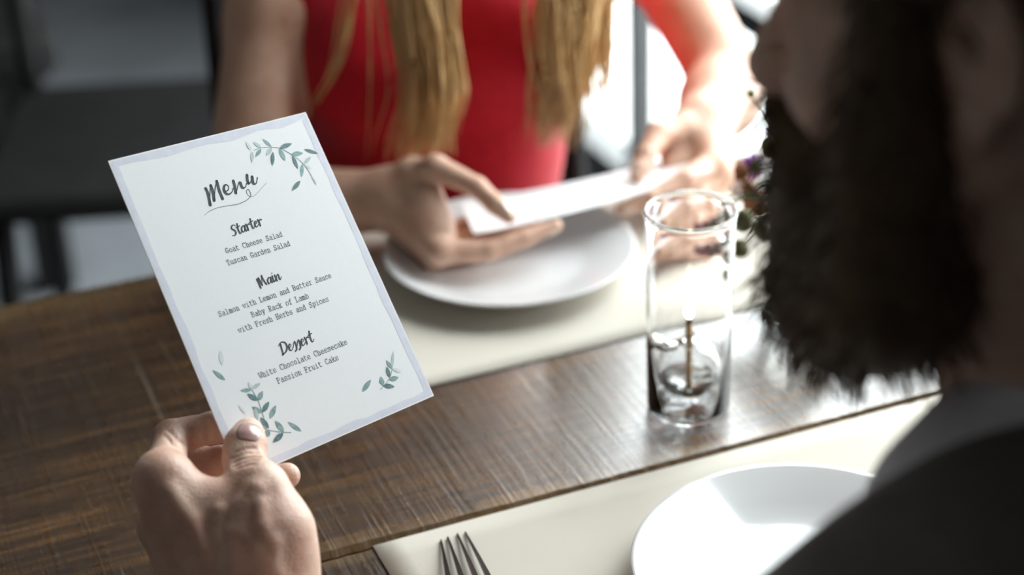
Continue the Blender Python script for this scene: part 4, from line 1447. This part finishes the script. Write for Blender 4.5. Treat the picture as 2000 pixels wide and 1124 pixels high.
# dress
dr = [('add', [cap(w_chest - SX * .065, w_chest + SX * .065, .088, .088), cap(w_chest, w_waist, .105, .09), cap(w_waist - SX * .045, w_waist + SX * .045, .080), cap(w_waist, wPV, .095, .126), cap(wPV - SX * .07, wPV + SX * .07, .116), cap(wRS * .97 + wLS * .03, wLS * .97 + wRS * .03, .056), cap(wNB - (0, 0, .06), w_chest, .055, .09)], .05, .02),
      ('add', [cap(a[1], a[2], .058) for a in bust], .02, .05),
      ('add', [cap(wRS, wRS + (wRE - wRS) * .40, .054, .051), cap(wLS, wLS + (wLE - wLS) * .36, .054, .049)], .02, .03),
      ('sub', [ell(wNB - SB * .06 + (0, 0, .035), np.eye(3), (.075, .06, .065))], .01, .008)]
skirt = []
for sg in (-1, 1):
    hp = wPV + SX * sg * .06; kn = hp - SB * .36; kn[2] = .53
    skirt.append(cap(hp, kn, .105, .085))
dr.insert(1, ('add', skirt, .08, .05))
# seam folds at the waist
seam = []
wb = w_waist + TN * .018
for i in range(14):
    a0, a1 = math.pi * 2 * i / 14, math.pi * 2 * (i + 1) / 14
    q = lambda a: wb + SX * math.cos(a) * .126 + SB * math.sin(a) * .082
    seam.append(cap(q(a0), q(a1), .0035))
dr.append(('sub', seam, .003, .008))
pos, quads = grow(dr, .0035)
fast_obj('dress', pos, quads, M['dress'], woman)
# hair
hs = [('add', [ell(wp(-.03, 0, .05), np.array([wF, wL, wU]), (.105, .088, .098)), ell(wp(-.055, 0, -.03), np.array([wF, wL, wU]), (.07, .085, .10))], .03, .01), ('sub', [ell(wp(.115, 0, -.02), np.array([wF, wL, wU]), (.075, .075, .095))], .01, .012)]
pos, quads = grow(hs, .005)
whair = fast_obj('hair', pos, quads, M['hair_w'], woman)
def yd(px, py, off):      # just in front of the dress
    return on_y(px, py, DY - .128 - off)
def lock(ctrl, spread, n, r=.0016, seed=1, wav=.006):
    g = np.random.default_rng(seed)
    out = []
    for i in range(n):
        o0 = g.normal(0, 1, 2)
        pts = []
        for k, (p, s_) in enumerate(zip(ctrl, spread)):
            o = o0 + g.normal(0, .22, 2)
            pts.append(p + SX * o[0] * s_ - SB * (o[1] * s_ * .45) + SX * math.sin(k * 1.7 + i) * wav * .3)
        end = g.uniform(.90, 1.0)
        q = spline(pts, 40)
        q = q[:max(8, int(40 * end))]
        rad = np.interp(np.linspace(0, 1, len(q)), [0, .6, 1], [r, r, r * .1])
        out.append((q, rad * g.uniform(.7, 1.3)))
    return out
SL = [wp(-.01, -.01, .150), wp(.0, -.078, .095), wp(-.005, -.098, -.03)]
SR = [wp(-.01, .01, .150), wp(.0, .078, .095), wp(-.005, .098, -.03)]
paths = lock(SL + [yd(800, -200, .03), yd(800, -60, .02), yd(818, 60, .015), yd(832, 170, .015), yd(818, 270, .02), yd(795, 330, .02)], [.018, .022, .018, .011, .011, .011, .012, .012, .011], 170, .0015, 1, .003)
paths += lock(SL + [yd(840, -200, .03), yd(850, -60, .025), yd(868, 60, .02), yd(872, 180, .025), yd(862, 260, .03), yd(868, 320, .03)], [.018, .022, .018, .009, .009, .008, .008, .007, .006], 90, .0015, 2, .003)
paths += lock(SR + [yd(1115, -200, .02), yd(1118, -60, .02), yd(1112, 60, .02), yd(1098, 150, .02), yd(1080, 230, .02), yd(1066, 300, .02)], [.018, .022, .018, .013, .013, .013, .013, .011, .009], 150, .0015, 3, .003)
paths += lock(SR + [yd(1150, -200, .01), yd(1160, -40, .01), yd(1168, 80, .01), yd(1166, 170, .01), yd(1172, 250, .01)], [.018, .022, .018, .010, .011, .011, .009, .006], 40, .0017, 4)
paths += lock(SR + [yd(1080, -200, .02), yd(1090, -40, .03), yd(1098, 100, .03), yd(1112, 220, .03), yd(1100, 315, .03)], [.018, .022, .018, .010, .010, .010, .009, .007], 40, .0017, 5)
paths += lock(SL[:2] + [yd(690, -200, .02), yd(690, -60, .0), yd(672, 60, -.01), yd(655, 130, -.01), yd(622, 190, -.02), yd(606, 215, -.02)], [.01, .012, .006, .005, .004, .003, .002, .002], 6, .0012, 6)
strands('hair_lock', M['hair_w'], whair, paths, 4)

# the card she is reading
A_, B_ = at(926, 458, 1.487), at(1392, 331, 1.553)
C_, Dd = at(1330, 303, 1.625), at(898, 393, 1.560)
nn = nrm(np.cross(B_ - A_, Dd - A_)); nn = nn if nn[2] > 0 else -nn
wc = empty('menu_card', A_, 'plain white card seen nearly edge on, held by the woman over the far plate', 'menu card')
sheet('card_sheet', (Dd, C_, B_, A_), nn, .0006, M['card'], wc, bow=-.004)

# ------------------------------------------------------------------ flowers in a small vase behind the man's beard
vb = on_z(1565, 640)
vase = empty('flower_vase', (vb[0], vb[1], TZ), 'small clear glass vase holding wild flowers behind the bearded chin', 'vase')
b = MB()
vp_ = [(0, .001), (.024, .001), (.028, .004), (.030, .02), (.027, .05), (.018, .075), (.017, .085), (.021, .092)]
b.lathe(vp_ + [(r_ - .0018, z) for r_, z in vp_[::-1][:-2]] + [(.0262, .005), (0, .004)], 48, (vb[0], vb[1], TZ))
b.build('glass_body', M['glass'], vase)
b = MB(); b.lathe([(0, .0045), (.0255, .006), (.0278, .02), (.0252, .048), (0, .048)], 40, (vb[0], vb[1], TZ)); b.build('water', M['oil'], vase)
M['stem'] = simple('flower_stem', (.10, .13, .04), .5, .3, 200)
M['leafg'] = simple('flower_leaf', (.26, .28, .10), .45, .35, 90)
M['olive'] = simple('seed_pod', (.20, .20, .09), .5, .3, 120)
M['purple'] = simple('purple_petal', (.50, .16, .72), .5, .2, 120, sss=.1)
M['rust'] = simple('rust_seed_head', (.45, .17, .07), .7, .4, 200)
M['peach'] = simple('peach_berry', (.70, .30, .18), .35, .25, 60)
M['berry'] = simple('dark_red_berry', (.32, .04, .05), .25, .3, 60, coat=.3)
M['yellow'] = simple('yellow_bud', (.55, .42, .08), .5, .2, 100)
mouth = np.array([vb[0], vb[1], TZ + .085])


def flower(name, label, px, py, d, kind, rad, group='flowers in the small vase'):
    tip = at(px, py, d); rad *= 1.18
    root = empty(name, (vb[0], vb[1], TZ + .01), label, 'flower', group)
    g = np.random.default_rng(int(px * 7 + py))
    off = np.append(g.normal(0, .004, 2), 0)
    mid = (tip + mouth) / 2 + np.array([0, 0, .02])
    low = np.array([vb[0], vb[1], TZ + .012]) - off
    path = spline([low, mouth + off, mid, tip], 24)
    b = MB(); b.tube(path, .0011, 6); b.build('stem', M['stem'], root)
    ax = nrm(path[-1] - path[-3]); s1 = nrm(np.cross(ax, [0.3, .2, 1])); s2 = np.cross(ax, s1)
    b = MB()
    if kind == 'berry':
        b.sphere(tip, (rad, rad, rad * 1.1), 16, 12); b.build('berry', M['berry'], root)
    elif kind == 'peach':
        b.sphere(tip, (rad, rad, rad * .9), 16, 12); b.build('berry', M['peach'], root)
        b = MB()
        for k in range(5):
            a = 2 * math.pi * k / 5
            b.tube([tip + (0, 0, rad * .8), tip + (0, 0, rad * 1.0) + (s1 * math.cos(a) + s2 * math.sin(a)) * rad * .8], (.0012, .0003), 5)
        b.build('calyx', M['rust'], root)
    elif kind == 'pod':
        b.sphere(tip, (rad, rad, rad), 16, 12); b.build('seed_pod', M['olive'], root)
    elif kind == 'rust':
        for k in range(26):
            q = g.normal(0, 1, 3); q /= np.linalg.norm(q)
            b.sphere(tip + q * rad * .7 * (1, 1, 1.3), rad * .38, 6, 4)
        b.build('seed_head', M['rust'], root)
    elif kind == 'purple':
        for k in range(16):
            a = 2 * math.pi * k / 16; t_ = .5 + .5 * (k % 2)
            dd = nrm(ax * t_ + s1 * math.cos(a) + s2 * math.sin(a))
            b.sphere(tip + dd * rad * .6, (rad * .28, rad * .28, rad * .62), 8, 6, np.array([nrm(np.cross(dd, [.2, .9, .3])), nrm(np.cross(dd, np.cross(dd, [.2, .9, .3]))), dd]))
        b.build('petal', M['purple'], root)
        b = MB(); b.sphere(tip - ax * rad * .3, rad * .45, 10, 8); b.build('calyx', M['leafg'], root)
    elif kind == 'yellow':
        for k in range(7):
            b.sphere(tip + g.normal(0, 1, 3) * rad * .8, rad * .5, 8, 6)
        b.build('bud', M['yellow'], root)
    if kind in ('leaf', 'pod', 'purple'):
        b = MB()
        for k in range(5 if kind == 'leaf' else 2):
            i0 = int(10 + k * 2.6)
            p0 = path[min(i0, 23)]
            dd = nrm(g.normal(0, 1, 3) + ax * .6); ln = .020 if kind == 'leaf' else .016
            sd = nrm(np.cross(dd, [0.1, .4, 1])); nn_ = np.cross(dd, sd)
            v, f = [], []
            for q in range(7):
                t_ = q / 6; hw = ln * .28 * math.sin(math.pi * min(1, t_ * .96 + .02))
                c_ = p0 + dd * ln * t_ + nn_ * ln * .15 * t_ * t_
                v += [c_ + sd * hw + nn_ * .0004, c_ - sd * hw + nn_ * .0004, c_ - sd * hw - nn_ * .0004, c_ + sd * hw - nn_ * .0004]
            for q in range(6):
                for e in range(4):
                    f.append((q * 4 + e, q * 4 + (e + 1) % 4, q * 4 + 4 + (e + 1) % 4, q * 4 + 4 + e))
            b.add(v, f)
        b.build('leaf', M['leafg'], root)


FD = 1.44
for a in (('flower_bud', 'tiny olive round bud on a bent stalk, highest of the bouquet by the man\'s nose', 1467, 183, FD, 'pod', .0035),
          ('leafy_stem', 'leafy green sprig rising along the edge of the man\'s moustache', 1512, 182, FD, 'leaf', .004),
          ('seed_pod_stem', 'large dark round seed pod above the purple flower', 1512, 288, FD, 'pod', .0085),
          ('purple_flower', 'bright purple flower between the dark pod and the rust seed heads', 1476, 326, FD, 'purple', .0085),
          ('purple_flower', 'dull purple flower half hidden by the beard above the dark round pod', 1528, 262, FD + .02, 'purple', .0085),
          ('seed_head_stem', 'rust brown seed head left of the bright purple flower', 1447, 338, FD, 'rust', .0055),
          ('seed_head_stem', 'rust brown seed head just above the peach coloured berry', 1464, 372, FD, 'rust', .0060),
          ('berry_stem', 'peach orange berry beside the glass candle rim', 1480, 398, FD, 'peach', .0105),
          ('seed_pod_stem', 'green brown pod just right of the glass candle rim, under the peach berry', 1452, 432, FD - .02, 'pod', .0080),
          ('seed_pod_stem', 'olive pod against the beard edge, below the peach berry', 1492, 448, FD, 'pod', .0075),
          ('seed_pod_stem', 'dark olive pod hanging lowest, touching the outline of the glass candle', 1446, 486, FD - .02, 'pod', .0066),
          ('berry_stem', 'dark red berry seen through the candle glass, nearest its right wall', 1410, 408, FD, 'berry', .0062),
          ('berry_stem', 'dark red berry seen through the candle glass, middle one of the cluster', 1392, 418, FD, 'berry', .0066),
          ('berry_stem', 'dark red berry seen through the candle glass, furthest left of the cluster', 1372, 422, FD, 'berry', .0054),
          ('bud_stem', 'small yellow buds above the dark red berries inside the candle outline', 1385, 402, FD + .01, 'yellow', .0040),
          ('leafy_stem', 'leafy sprig with drooping leaves at the left edge of the beard, below the purple flower', 1500, 372, FD + .02, 'leaf', .004)):
    flower(*a)

# ------------------------------------------------------------------ chairs
chair('dining_chair', (float(wPV[0]) + .03, float(wPV[1]) + .07, 0), math.pi + math.atan2(SX[1], SX[0]), 'black wooden chair the woman in red sits on')
chair('dining_chair', (float(PV[0]), float(PV[1]) - .05, 0), math.atan2(SAX[1], SAX[0]), 'black chair the bearded man sits on')
q = on_z(330, 330, .45)
chair('dining_chair', (float(q[0]), float(q[1]) + .1, 0), math.pi * .9, 'black empty chair just left of the woman in red, behind her bent arm', group='empty chairs behind')
bench = empty('bench', (-.05, 3.15, 0), 'long black bench in the dim room at upper left, bright floor under it', 'bench')
b = MB(); b.box((-.75, 2.86, .38), (.36, 3.40, .46), .02); b.build('seat', M['chair'], bench, False)
b = MB(); b.box((-.75, 3.40, .40), (.36, 3.50, 1.00), .02); b.build('backrest', M['chair'], bench, False)
for x in (-.70, -.2, .30):
    for y in (2.90, 3.44):
        b = MB(); b.box((x - .03, y - .03, 0), (x + .03, y + .03, .385), .004); b.build('leg', M['chair'], bench, False)
